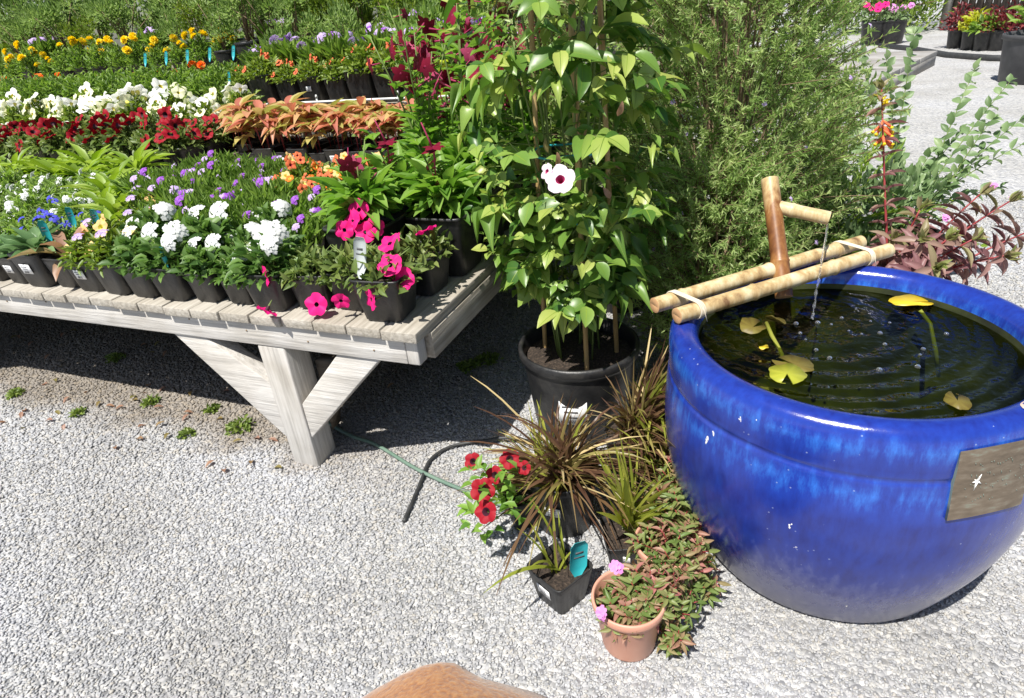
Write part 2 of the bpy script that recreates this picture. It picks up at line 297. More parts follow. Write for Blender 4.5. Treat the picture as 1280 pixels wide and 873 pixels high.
# ------------------------------------------------------------------ mesh builder
class MB:
    def __init__(s): s.v = []; s.q = []; s.mi = []; s.r = []; s.n = 0
    def raw(s, verts, quads, mat=0, rnd=None):
        verts = np.asarray(verts, float).reshape(-1, 3); quads = np.asarray(quads, int).reshape(-1, 4)
        s.v.append(verts); s.q.append(quads + s.n); s.mi.append(np.full(len(quads), mat)); 
        s.r.append(np.full(len(verts), rs.random() if rnd is None else rnd) if np.ndim(rnd) == 0 else rnd); s.n += len(verts); return s
    def inst(s, tpl, pos, dirs, ups, L, W=None, mat=0, rnd=None):
        tv, tq = tpl; k = len(tv); pos = np.asarray(pos, float); n = len(pos)
        if n == 0: return s
        d = np.asarray(dirs, float); d = d / (np.linalg.norm(d, axis=1, keepdims=True) + 1e-9)
        u = np.broadcast_to(np.asarray(ups, float), d.shape) + rs.normal(size=d.shape) * 1e-4
        sd_ = np.cross(d, u); sd_ /= (np.linalg.norm(sd_, axis=1, keepdims=True) + 1e-9); nn = np.cross(sd_, d)
        L = np.broadcast_to(np.asarray(L, float), (n,)); W = L if W is None else np.broadcast_to(np.asarray(W, float), (n,))
        vv = pos[:, None, :] + tv[None, :, 0, None] * W[:, None, None] * sd_[:, None, :] + tv[None, :, 1, None] * L[:, None, None] * d[:, None, :] + tv[None, :, 2, None] * L[:, None, None] * nn[:, None, :]
        qq = tq[None] + (np.arange(n) * k)[:, None, None] + s.n
        s.v.append(vv.reshape(-1, 3)); s.q.append(qq.reshape(-1, 4)); s.mi.append(np.full(n * len(tq), mat))
        rr = rs.random(n) if rnd is None else rnd
        s.r.append(np.repeat(rr, k)); s.n += n * k; return s
    def tube(s, pts, rad, sides=6, mat=0, cap=True, rnd=None):
        pts = [Vector(p) for p in pts]; n = len(pts); rad = [rad] * n if np.ndim(rad) == 0 else list(rad)
        vs = []; prev = None
        for i, p in enumerate(pts):
            t = (pts[min(i + 1, n - 1)] - pts[max(i - 1, 0)]); t = t.normalized() if t.length > 1e-9 else Vector((0, 0, 1))
            a = prev if prev is not None else (Vector((1, 0, 0)) if abs(t.x) < .9 else Vector((0, 1, 0)))
            a = (a - t * a.dot(t)).normalized(); prev = a; b = t.cross(a)
            for k in range(sides):
                an = 2 * math.pi * k / sides; vs.append(p + (a * math.cos(an) + b * math.sin(an)) * rad[i])
        q = [(i * sides + k, i * sides + (k + 1) % sides, (i + 1) * sides + (k + 1) % sides, (i + 1) * sides + k) for i in range(n - 1) for k in range(sides)]
        if cap:
            for i, o in ((0, 1), (n - 1, -1)):
                vs.append(pts[i]); c = len(vs) - 1
                for k in range(0, sides, 2):
                    aa, bb, cc = i * sides + k, i * sides + (k + 1) % sides, i * sides + (k + 2) % sides
                    q.append((c, cc, bb, aa) if o == 1 else (c, aa, bb, cc))
        return s.raw([tuple(v) for v in vs], q, mat, rnd)
    def lathe(s, prof, sides=48, mat=0, ctr=(0, 0, 0), wob=None):
        a = np.linspace(0, 2 * np.pi, sides, endpoint=False); vs = []
        for i, (r_, z) in enumerate(prof):
            rr = np.full(sides, r_) if wob is None else wob(r_, z, a)
            vs.append(np.c_[rr * np.cos(a) + ctr[0], rr * np.sin(a) + ctr[1], np.full(sides, z + ctr[2])])
        q = [(i * sides + k, i * sides + (k + 1) % sides, (i + 1) * sides + (k + 1) % sides, (i + 1) * sides + k) for i in range(len(prof) - 1) for k in range(sides)]
        return s.raw(np.concatenate(vs), q, mat)
    def box(s, c, size, rot=0, mat=0, jit=0):
        c = np.array(c, float); h = np.array(size) / 2
        b = np.array([(x, y, z) for z in (-1, 1) for y in (-1, 1) for x in (-1, 1)]) * h + rs.normal(size=(8, 3)) * jit
        ca, sa = math.cos(rot), math.sin(rot); b = np.c_[b[:, 0] * ca - b[:, 1] * sa, b[:, 0] * sa + b[:, 1] * ca, b[:, 2]] + c
        return s.raw(b, [(0, 2, 3, 1), (4, 5, 7, 6), (0, 1, 5, 4), (2, 6, 7, 3), (0, 4, 6, 2), (1, 3, 7, 5)], mat)
    def strip(s, pts, widths, nrm, mat=0, rnd=None, fold=.25):
        pts = [Vector(p) for p in pts]; n = len(pts); vs = []
        for i, p in enumerate(pts):
            t = (pts[min(i + 1, n - 1)] - pts[max(i - 1, 0)]).normalized(); sd_ = t.cross(Vector(nrm)).normalized(); nn = sd_.cross(t)
            w_ = widths[i] / 2; vs += [tuple(p - sd_ * w_ + nn * w_ * fold), tuple(p), tuple(p + sd_ * w_ + nn * w_ * fold)]
        q = [(3 * i + k, 3 * i + k + 1, 3 * i + k + 4, 3 * i + k + 3) for i in range(n - 1) for k in (0, 1)]
        return s.raw(vs, q, mat, rnd)
    def mesh(s, name, mats, smooth=False):
        v = np.concatenate(s.v); q = np.concatenate(s.q); mi = np.concatenate(s.mi); r_ = np.concatenate(s.r)
        me = bpy.data.meshes.new(name)
        me.vertices.add(len(v)); me.vertices.foreach_set('co', v.astype(np.float32).ravel())
        me.loops.add(len(q) * 4); me.loops.foreach_set('vertex_index', q.astype(np.int32).ravel())
        me.polygons.add(len(q)); me.polygons.foreach_set('loop_start', (np.arange(len(q)) * 4).astype(np.int32)); 
        me.polygons.foreach_set('material_index', mi.astype(np.int32))
        if smooth: me.polygons.foreach_set('use_smooth', np.ones(len(q), bool))
        me.update(calc_edges=True); me.validate()
        at = me.attributes.new('rnd', 'FLOAT', 'POINT')
        if len(at.data) == len(r_): at.data.foreach_set('value', r_.astype(np.float32))
        for m in (mats if isinstance(mats, (list, tuple)) else [mats]): me.materials.append(M[m] if isinstance(m, str) else m)
        return me
    def obj(s, name, mats, parent=None, smooth=False): return link(name, s.mesh(name, mats, smooth), parent)

def link(name, me, parent=None, loc=None):
    o = bpy.data.objects.new(name, me); C.objects.link(o)
    if parent is not None: o.parent = parent
    if loc is not None: o.location = loc
    return o
def tag(o, label, cat, group=None):
    o['label'] = label; o['category'] = cat
    if group: o['group'] = group
    return o
def thing(name, label, cat, loc=(0, 0, 0), rz=0, group=None):
    o = bpy.data.objects.new(name, None); C.objects.link(o); o.empty_display_size = .05
    o.location = loc; o.rotation_euler = (0, 0, rz); o['kind'] = 'thing'; return tag(o, label, cat, group)
def kids(o): return list(o.children)
def dup(root, loc, rz, label, cat, group, sc=1):
    r = root.copy(); C.objects.link(r); r.location = loc; r.rotation_euler = (0, 0, rz); r.scale = (sc,) * 3
    tag(r, label, cat, group)
    for ch in kids(root):
        c = ch.copy(); C.objects.link(c); c.parent = r
        for g in kids(ch):
            d = g.copy(); C.objects.link(d); d.parent = c
    return r
def wipe(root):
    for ch in kids(root):
        for g in kids(ch): bpy.data.objects.remove(g)
        bpy.data.objects.remove(ch)
    bpy.data.objects.remove(root)
def put(name, me, parent, loc, d, sc=1, roll=None):
    o = link(name, me, parent); d = Vector(d).normalized()
    q = d.to_track_quat('Z', 'Y') @ Quaternion((0, 0, 1), random.random() * 6.28 if roll is None else roll)
    o.rotation_mode = 'QUATERNION'; o.rotation_quaternion = q; o.location = loc; o.scale = (sc,) * 3; return o
ORD = 'first second third fourth fifth sixth seventh eighth ninth tenth eleventh twelfth thirteenth fourteenth fifteenth sixteenth seventeenth eighteenth nineteenth twentieth'.split() + ['next'] * 60

# ------------------------------------------------------------------ leaf and flower templates
def leaf(ws, droop=.2, fold=.15, wav=0):
    n = len(ws); vs = []; q = []
    for i, w_ in enumerate(ws):
        t = i / (n - 1); z = -droop * t * t
        vs += [(-w_ / 2, t, z + fold * w_ / 2 + wav * math.sin(9 * t)), (0, t, z), (w_ / 2, t, z + fold * w_ / 2 - wav * math.sin(9 * t))]
    for i in range(n - 1): q += [(3 * i, 3 * i + 1, 3 * i + 4, 3 * i + 3), (3 * i + 1, 3 * i + 2, 3 * i + 5, 3 * i + 4)]
    return np.array(vs), np.array(q)
OV = leaf([.06, .75, 1, .7, .03], .3, .35); OVS = leaf([.08, 1, .8, .03], .25, .4); LAN = leaf([.1, .8, 1, .75, .05], .25, .3); ND = (np.array([(-.5, 0, 0), (.5, 0, 0), (.35, .6, 0), (-.35, .6, 0), (.04, 1, -.05), (-.04, 1, -.05)]), np.array([(0, 1, 2, 3), (3, 2, 4, 5)]))
VINE2 = leaf([.08, .8, 1.1, 1, .7, .35, .02], .2, .12, .02)
CURL = leaf([.05, .6, .95, .9, .6, .3, .02], .8, .7, .03)
def vein(dr, lift=.006): return leaf([.07, .07, .06, .05, .04, .03, .01], dr, -.0)[0] + np.array([0, 0, lift]), leaf([.1] * 7)[1]
VEIN, VEIN2, VEINC = vein(.3), vein(.2), vein(.8)
DROOPY = leaf([.06, .7, 1, .85, .5, .03], .75, .3); VINE = leaf([.06, .7, 1, 1.05, .9, .55, .03], .3, .25, .012); WAVY = leaf([.15, .5, .8, 1, .85, .05], .5, .2, .03)
PET = leaf([.3, .9, 1, .5], .15, -.1)

def unit(n):
    a = rs.normal(size=(n, 3)); return a / np.linalg.norm(a, axis=1, keepdims=True)
def mound(mb, n, rx, rz, z0, tpl, L, W, mat=0, up=.5, shell=.55, ry=None, flat=1):
    d = unit(n); d[:, 2] = np.abs(d[:, 2]); rr = shell + (1 - shell) * rs.random(n) ** .6; rr *= .82 + .3 * rs.random(n)
    pos = d * rr[:, None] * np.array([rx, ry or rx, rz]) + np.array([0, 0, z0])
    dirs = d * np.array([1, 1, .6]) + rs.normal(size=(n, 3)) * .45 + np.array([0, 0, up])
    ups = d + np.array([0, 0, .8]) + rs.normal(size=(n, 3)) * .3
    s_ = .65 + .6 * rs.random(n); mb.inst(tpl, pos - dirs * .0, dirs, ups, L * s_, W * s_, mat); return pos
def petunia_mesh(name, pm, tm, lobes=5, throat=.3, depth=.55):
    mb = MB(); k = 30; a = np.linspace(0, 2 * np.pi, k, endpoint=False)
    lob = 1 - .13 * (1 - np.abs(np.cos(lobes * a / 2)))**1.5 * 1.3
    rings = [(.012, -depth - .6, 0, 0), (.05, -depth, 0, 0), (.085, -.32, 0, 0), (throat * .6, -.09, .1, .01), (.33, 0, .5, .03), (.5, -.05, 1, .05)]
    vs = []
    for r_, z, lb, ru in rings: 
        rr = .5 * 2 * r_ * (1 + (lob - 1) * lb); vs.append(np.c_[rr * np.cos(a), rr * np.sin(a), z * .5 + ru * np.sin(a * lobes + 1) + ru * .5 * np.sin(a * 11)])
    q = lambda i: [(i * k + j, i * k + (j + 1) % k, (i + 1) * k + (j + 1) % k, (i + 1) * k + j) for j in range(k)]
    allv = np.concatenate(vs)
    mb.raw(allv, sum([q(i) for i in (3, 4)], []), 0); mb.raw(allv, sum([q(i) for i in (1, 2)], []), 1); mb.raw(allv, q(0), 2)
    return mb.mesh(name, [pm, tm, 'stem_green'], True)
def floret(mb, c, d, size, mat=0, petals=5, tm=None):
    d = Vector(d).normalized(); a = d.orthogonal().normalized(); b = d.cross(a); off = random.random() * 6
    an = [off + 2 * math.pi * i / petals for i in range(petals)]
    dd = np.array([tuple(a * math.cos(t) + b * math.sin(t) + d * .15) for t in an])
    mb.inst(PET, np.repeat([tuple(c)], petals, 0), dd, np.array(tuple(d)), size / 2, size * .42, mat)
    if tm is not None: mb.box(Vector(c) + d * .002, (size * .14,) * 3, mat=tm)
def head_mesh(name, mat, n, rad, fl, flat=.5, tm=None):
    mb = MB()
    for i in range(n):
        t = i * 2.4; r_ = rad * math.sqrt((i + .5) / n); z = flat * rad * (1 - (r_ / rad)**2)
        floret(mb, (r_ * math.cos(t), r_ * math.sin(t), z), (r_ * math.cos(t) * .8, r_ * math.sin(t) * .8, rad), fl * random.uniform(.8, 1.15), 0, 5, 1 if tm else None)
    mb.tube([(0, 0, -.03), (0, 0, 0)], .0012, 4, 2 if tm else 1)
    return mb.mesh(name, [mat, tm, 'stem_green'] if tm else [mat, 'stem_green'])
def pom_mesh(name, mats, rad):
    mb = MB(); n = 46; d = unit(n); d[:, 2] = np.abs(d[:, 2]) * .8 + .05
    mb.inst(PET, d * rad * .35, d + np.array([0, 0, .15]), np.array([0, 0, 1.]) + rs.normal(size=(n, 3)) * .3, rad * .75, rad * .7, (rs.random(n) < 0).astype(int)[0])
    mb.inst(PET, d[:20] * rad * .2, d[:20] + np.array([0, 0, .8]), np.array([0, 0, 1.]), rad * .6, rad * .5, 1)
    return mb.mesh(name, mats)
def star_mesh(name, pm):
    mb = MB(); a = [2 * math.pi * i / 5 for i in range(5)]; dd = np.array([(math.cos(t), math.sin(t), .1) for t in a])
    mb.inst(leaf([.35, .8, .7, .05], .2, -.1), np.zeros((5, 3)), dd, np.array([0, 0, 1.]), .024, .021, 0)
    mb.tube([(0, 0, 0), (0, 0, -.02), (0, 0, -.055)], [.003, .0016, .0012], 6, 1); return mb.mesh(name, [pm, 'rose'])
FL0 = 0
FL = {
 'petunia_red': petunia_mesh('red petunia bloom', 'red', 'throat_dark'), 'petunia_white': petunia_mesh('white petunia bloom', 'white2', 'throat_yellow', throat=.2),
 'petunia_cream': petunia_mesh('cream petunia bloom', 'cream', 'throat_yellow', throat=.2), 'petunia_pink': petunia_mesh('magenta petunia bloom', 'hotpink', 'throat_dark', throat=.17),
 'calib_peach': petunia_mesh('peach calibrachoa bloom', 'peach', 'throat_yellow'), 'calib_coral': petunia_mesh('coral calibrachoa bloom', 'coral', 'throat_red', throat=.26),
 'calib_orange': petunia_mesh('orange calibrachoa bloom', 'orange', 'throat_yellow'), 'purple': head_mesh('purple bloom', 'purple', 7, .012, .013), 'lilac': head_mesh('lilac bloom', 'lilac', 8, .013, .013),
 'verbena': head_mesh('white verbena head', 'white', 15, .023, .016, .55), 'alyssum': head_mesh('white cluster', 'white', 9, .012, .010, .5), 'lobelia': head_mesh('blue cluster', 'blue', 5, .010, .012, .4),
 'mari_orange': pom_mesh('orange marigold bloom', ['orange', 'coral'], .02), 'mari_yellow': pom_mesh('yellow marigold bloom', ['yellow', 'yellow'], .02), 'star_maroon': star_mesh('maroon star bloom', 'maroon'), 'star_rose': star_mesh('rose star bloom', 'rose'),
 'palepink': petunia_mesh('pale pink trumpet bloom', 'palepink', 'throat_wine', throat=.26, depth=.9), 'pink': head_mesh('pink bloom', 'pink', 3, .006, .022),
}

# ------------------------------------------------------------------ pots
def square_ring(hw, z, rc=.18, n=10, rib=0):
    pts = []
    for k in range(4):
        for i in range(n):
            t = -1 + 2 * i / n; x, y = 1, t
            m_ = (abs(x)**8 + abs(y)**8)**(1 / 8); x, y = x / m_, y / m_
            rr = hw * (1 - (rib if i % 2 else 0))
            a = k * math.pi / 2; pts.append((rr * (x * math.cos(a) - y * math.sin(a)), rr * (x * math.sin(a) + y * math.cos(a)), z))
    return pts
def square_pot(wt, wb, h, n=16):
    mb = MB(); rings = [square_ring(.002, .001, n=n), square_ring(wb * .47, .001, n=n), square_ring(wb * .5, .004, n=n, rib=.02), square_ring(wb * .5 + (wt - wb) * .5 * .82, h * .82, n=n, rib=.02), square_ring(wt * .482, h * .84, n=n), square_ring(wt * .485, h * .95, n=n), square_ring(wt * .5, h * .955, n=n), square_ring(wt * .5, h, n=n), square_ring(wt * .475, h, n=n), square_ring(wt * .45, h * .8, n=n)]
    k = 4 * n; mb.raw(sum(rings, []), [(i * k + j, i * k + (j + 1) % k, (i + 1) * k + (j + 1) % k, (i + 1) * k + j) for i in range(len(rings) - 1) for j in range(k)])
    return mb.mesh('square nursery pot', 'pot')
def soil_sq(hw, z):
    mb = MB(); n = 8; g = np.linspace(-hw, hw, n); X, Y = np.meshgrid(g, g); Z = z + rs.normal(size=X.shape) * .0025
    mb.raw(np.c_[X.ravel(), Y.ravel(), Z.ravel()], [(j * n + i, j * n + i + 1, (j + 1) * n + i + 1, (j + 1) * n + i) for j in range(n - 1) for i in range(n - 1)]); return mb.mesh('soil', 'soil', True)
def soil_rd(r_, z):
    mb = MB(); mb.lathe([(.001, z + .006)] + [(r_ * t, z + .006 * (1 - t) + rs.normal() * .002) for t in (.3, .6, .85, 1)], 20); return mb.mesh('soil', 'soil', True)
def round_pot(rt, rb, h, lip=.012, mat='pot', wall=.004):
    mb = MB(); mb.lathe([(.001, .001), (rb * .96, .001), (rb, .006), (rt * .955, h - lip * 1.8), (rt * .96, h - lip * 1.5), (rt, h - lip * 1.4), (rt, h - .002), (rt - .002, h), (rt - wall, h), (rt - wall - .002, h - .01), (rt * .86, h * .72)], 44)
    return mb.mesh('round nursery pot', mat, True)
PM = dict(sq10=(square_pot(.104, .078, .09), soil_sq(.0435, .076)), sq15=(square_pot(.152, .118, .15), soil_sq(.064, .128)), rd15=(round_pot(.08, .065, .155), soil_rd(.072, .135)), lime=(round_pot(.08, .062, .15, mat='pot_lime'), soil_rd(.07, .13)),
          brick=(round_pot(.07, .055, .13, mat='pot_brick'), soil_rd(.062, .115)), rd10=(round_pot(.055, .042, .095), soil_rd(.048, .082)))
PH = dict(sq10=.09, sq15=.15, rd15=.155, lime=.15, brick=.13, rd10=.095)
def potted(kind):
    t = thing('potted_plant', 'x', 'x'); link('pot', PM[kind][0], t); link('soil', PM[kind][1], t); return t, PH[kind]
def sticker_mesh(wd, ht):
    mb = MB(); mb.box((0, 0, 0), (wd, .0008, ht))
    for k in range(3): mb.box((-.1 * wd + .03 * wd * k, -.0007, ht * (.25 - .22 * k)), (wd * (.6 - .1 * k), .0006, ht * .07), mat=1)
    for k in range(7): mb.box((-.3 * wd + .07 * wd * k, -.0007, -ht * .35), (wd * .03, .0006, ht * .15), mat=1)
    return mb.mesh('sticker', ['sticker', 'ink'])
STK = sticker_mesh(.036, .026)
def add_sticker(root, kind='sq10', side=0, x=0):
    h = PH[kind]; wt, wb = dict(sq10=(.104, .078), sq15=(.152, .118), rd15=(.16, .13)).get(kind, (.1, .08))
    f = .58; hw = (wb + (wt - wb) * f) / 2 + .0018; tilt = math.atan((wt - wb) / 2 / h)
    o = link('price_sticker', STK, root); lr = -root.rotation_euler.z + BROT + side * math.pi / 2
    o.rotation_euler = (-tilt * -1, 0, lr); o.location = Matrix.Rotation(lr, 3, 'Z') @ Vector((x, -hw, h * f)); return o
def tag_mesh(col, wd=.022, ht=.08):
    mb = MB(); pr = [(-.12, 0), (.12, 0), (.5, .3), (.5, .88), (.3, 1), (-.3, 1), (-.5, .88), (-.5, .3)]
    f = [(x * wd, 0, y * ht) for x, y in pr]; b = [(x, .0012, z) for x, _, z in f]
    mb.raw(f + b, [(0, 1, 2, 7), (7, 2, 3, 6), (6, 3, 4, 5), (15, 10, 9, 8), (14, 11, 10, 15), (13, 12, 11, 14)] + [(i, (i + 1) % 8, 8 + (i + 1) % 8, 8 + i) for i in range(8)])
    mb.box((0, -.0006, ht * .72), (wd * .45, .0005, ht * .05), mat=1); mb.box((0, -.0006, ht * .6), (wd * .6, .0005, ht * .03), mat=1)
    return mb.mesh('plant tag', [col, 'ink'])
TAGT = tag_mesh('tag_teal'); TAGG = tag_mesh('tag_grey', .028, .09); TAGW = tag_mesh('sticker', .02, .07)
def add_tag(root, me, loc, yaw=0, lean=.2, sc=1):
    o = link('plant_tag', me, root, loc); o.rotation_euler = (lean, .15, yaw - root.rotation_euler.z); o.scale = (sc,) * 3; return o

# ------------------------------------------------------------------ species (each makes one potted plant at the origin)
def blooms(t, key, n, rx, z0, rz, sc, jit=.35, face=(-.25, -.75, .9), name='flower', top=.2):
    for i in range(n):
        a = random.random() * 6.28; r_ = rx * math.sqrt(random.random()); z = z0 + rz * (math.sqrt(max(0, 1 - (r_ / rx)**2 * .9))) + random.uniform(-.01, .008)
        d = Vector((r_ * math.cos(a) * 5 / max(rx, .01) * .12, r_ * math.sin(a) * .6 / max(rx, .01), 0)) + Vector(face) + Vector((random.gauss(0, jit), random.gauss(0, jit), random.gauss(0, jit)))
        put(name, FL[key], t, (r_ * math.cos(a), r_ * math.sin(a), z), d, sc * random.uniform(.8, 1.15))
def sp_mound(kind, lf, n, rx, rz, L, W, tpl=OVS, bl=(), up=.4, ry=None, z0=-.02):
    t, h = potted(kind); mb = MB(); mound(mb, n, rx, rz, h + z0, tpl, L, W, up=up, shell=.35, ry=ry)
    for i in range(8):
        a = random.random() * 6.28; mb.tube([(0, 0, h - .015), (math.cos(a) * rx * .4, math.sin(a) * rx * .4, h + rz * .4), (math.cos(a) * rx * .8, math.sin(a) * rx * .8, h + rz * .7)], [.002, .0016, .001], 4, 1)
    mb.obj('foliage', [lf, 'stem_green'], t)
    for b in bl: blooms(t, b[0], b[1], rx * b[5] if len(b) > 5 else rx, h + z0 + b[3], rz * b[4], b[2])
    return t
def sp_spear(kind, lf, n, L, W, spread, bl=(), h2=.1):
    t, h = potted(kind); mb = MB(); pos = np.c_[rs.uniform(-spread, spread, (n, 2)), h + rs.random(n) * h2 * .8 - .02]
    d = np.c_[rs.normal(size=(n, 2)) * .38 + pos[:, :2] * 6, np.ones(n)]
    mb.inst(LAN, pos, d, unit(n), L * (.7 + .6 * rs.random(n)), W); mb.obj('foliage', lf, t)
    for b in bl: blooms(t, b[0], b[1], spread * 1.1, h + b[3], .02, b[2])
    return t
def sp_rosette(kind, lf, n, L, W, tpl=WAVY, up=(.35, 1.3), tilt=0):
    t, h = potted(kind); mb = MB(); a = np.arange(n) * 2.4 + rs.normal(size=n) * .2; e = np.linspace(up[0], up[1], n)
    d = np.c_[np.cos(a) * np.cos(e), np.sin(a) * np.cos(e), np.sin(e)]
    mb.inst(tpl, np.c_[np.cos(a) * .008, np.sin(a) * .008, np.full(n, h - .008)], d, np.c_[-np.cos(a) * .6, -np.sin(a) * .6, np.ones(n)], L * (.7 + .5 * rs.random(n)), W * (.8 + .4 * rs.random(n)))
    mb.obj('foliage', lf, t); return t
def sp_nico(kind, nst, hs, col):
    t, h = potted(kind); mb = MB(); n = 150
    a = rs.random(n) * 6.28; e = rs.uniform(-.1, 1.3, n); rr = rs.uniform(.01, .05, n)
    mb.inst(OV, np.c_[np.cos(a) * rr, np.sin(a) * rr, h + rs.random(n) * .07], np.c_[np.cos(a) * np.cos(e), np.sin(a) * np.cos(e), np.sin(e)], np.c_[-np.cos(a) * .4, -np.sin(a) * .4, np.ones(n)], .068 * (.6 + .7 * rs.random(n)), .029)
    ends = []
    for i in range(nst):
        a0 = random.random() * 6.28; tilt = random.uniform(.05, .3); hh = hs * random.uniform(.6, 1.1); p = [Vector((0, 0, h))]
        for k in range(1, 6): p.append(Vector((math.cos(a0) * tilt * hh * (k / 5)**1.4, math.sin(a0) * tilt * hh * (k / 5)**1.4, h + hh * k / 5)))
        mb.tube(p, [.0035, .003, .0027, .0023, .002, .0014], 5, 1)
        for k in range(1, 6):
            for j in range(3): 
                q = p[k - 1].lerp(p[k], random.random()); b = random.random() * 6.28
                mb.inst(LAN, [tuple(q)], [(math.cos(b), math.sin(b), .7)], [0, 0, 1], .085 - .010 * k, .024 - .002 * k)
        ends.append(p)
    mb.obj('foliage', ['lf_nico', 'stem_green'], t)
    for p in ends:
        for k in range(random.choice((1, 2, 2))):
            q = p[-1].lerp(p[-3], random.random() * .9); b = random.random() * 6.28
            off = Vector((math.cos(b) * .035, math.sin(b) * .035, random.uniform(-.01, .03)))
            put('flower', FL[random.choice(col)], t, q + off, off + Vector((-.01, -.03, random.uniform(-.03, .01))), random.uniform(.8, 1.25))
    return t
def sp_orange():
    t, h = potted('sq10'); mb = MB()
    for s_ in range(2):
        bx, by = random.uniform(-.015, .015), random.uniform(-.015, .015); hh = random.uniform(.10, .145)
        top = Vector((bx * 2, by * 2, h + hh)); mb.tube([(bx, by, h - .01), (bx * 1.5, by * 1.5, h + hh * .5), tuple(top)], [.003, .0026, .002], 5, 1)
        for lv, f in enumerate((.55, .75, .92, 1)):
            for j in range(4 if lv else 3):
                a = j * 1.571 + lv * .785 + random.gauss(0, .25); e = random.uniform(-.3, .95); p = Vector((bx, by, h)).lerp(top, f)
                mb.inst(random.choice((DROOPY, OV, VINE)), [tuple(p)], [(math.cos(a) * math.cos(e), math.sin(a) * math.cos(e), math.sin(e))], [0, 0, 1], random.uniform(.075, .105), random.uniform(.034, .042))
        mb.tube([tuple(top), tuple(top + Vector((0, 0, .022)))], [.004, .0015], 5, 1)
    mb.obj('foliage', ['lf_orange', 'stem_red'], t); return t
def sp_shrub(kind, lf, rx, rz, n, L, W, tpl=OVS):
    t, h = potted(kind); mb = MB()
    for i in range(9):
        c = Vector((random.gauss(0, rx * .42), random.gauss(0, rx * .42), h + rz * random.uniform(.25, .95)))
        mb.tube([(0, 0, h - .02), tuple(Vector((0, 0, h)).lerp(c, .5) + Vector((0, 0, .03))), tuple(c)], [.004, .003, .0015], 5, 1)
        k = n // 9; d = unit(k); pos = np.array(tuple(c)) + d * rx * .45 * rs.random((k, 1)) ** .5
        mb.inst(tpl, pos, d + np.array([0, 0, .7]), d + np.array([0, 0, .6]), L * (.7 + .6 * rs.random(k)), W * (.8 + .4 * rs.random(k)))
    mb.obj('foliage', [lf, 'stem_brown'], t); return t
def sp_grass(kind, lf, n, L, W, spread=.7):
    t, h = potted(kind); mb = MB()
    for i in range(n):
        a = random.random() * 6.28; l_ = L * random.uniform(.5, 1.1); s_ = random.uniform(.1, spread); b0 = Vector((random.gauss(0, .012), random.gauss(0, .012), h - .01))
        pts = [b0 + Vector((math.cos(a) * s_ * l_ * t_**1.5, math.sin(a) * s_ * l_ * t_**1.5, l_ * (t_ - .55 * s_ * t_**2.2))) for t_ in (0, .25, .5, .75, 1)]
        mb.strip(pts, [W * .7, W, W * .9, W * .6, W * .05], (math.cos(a), math.sin(a), 1.5), 0, random.random())
    mb.obj('foliage', lf, t); return t

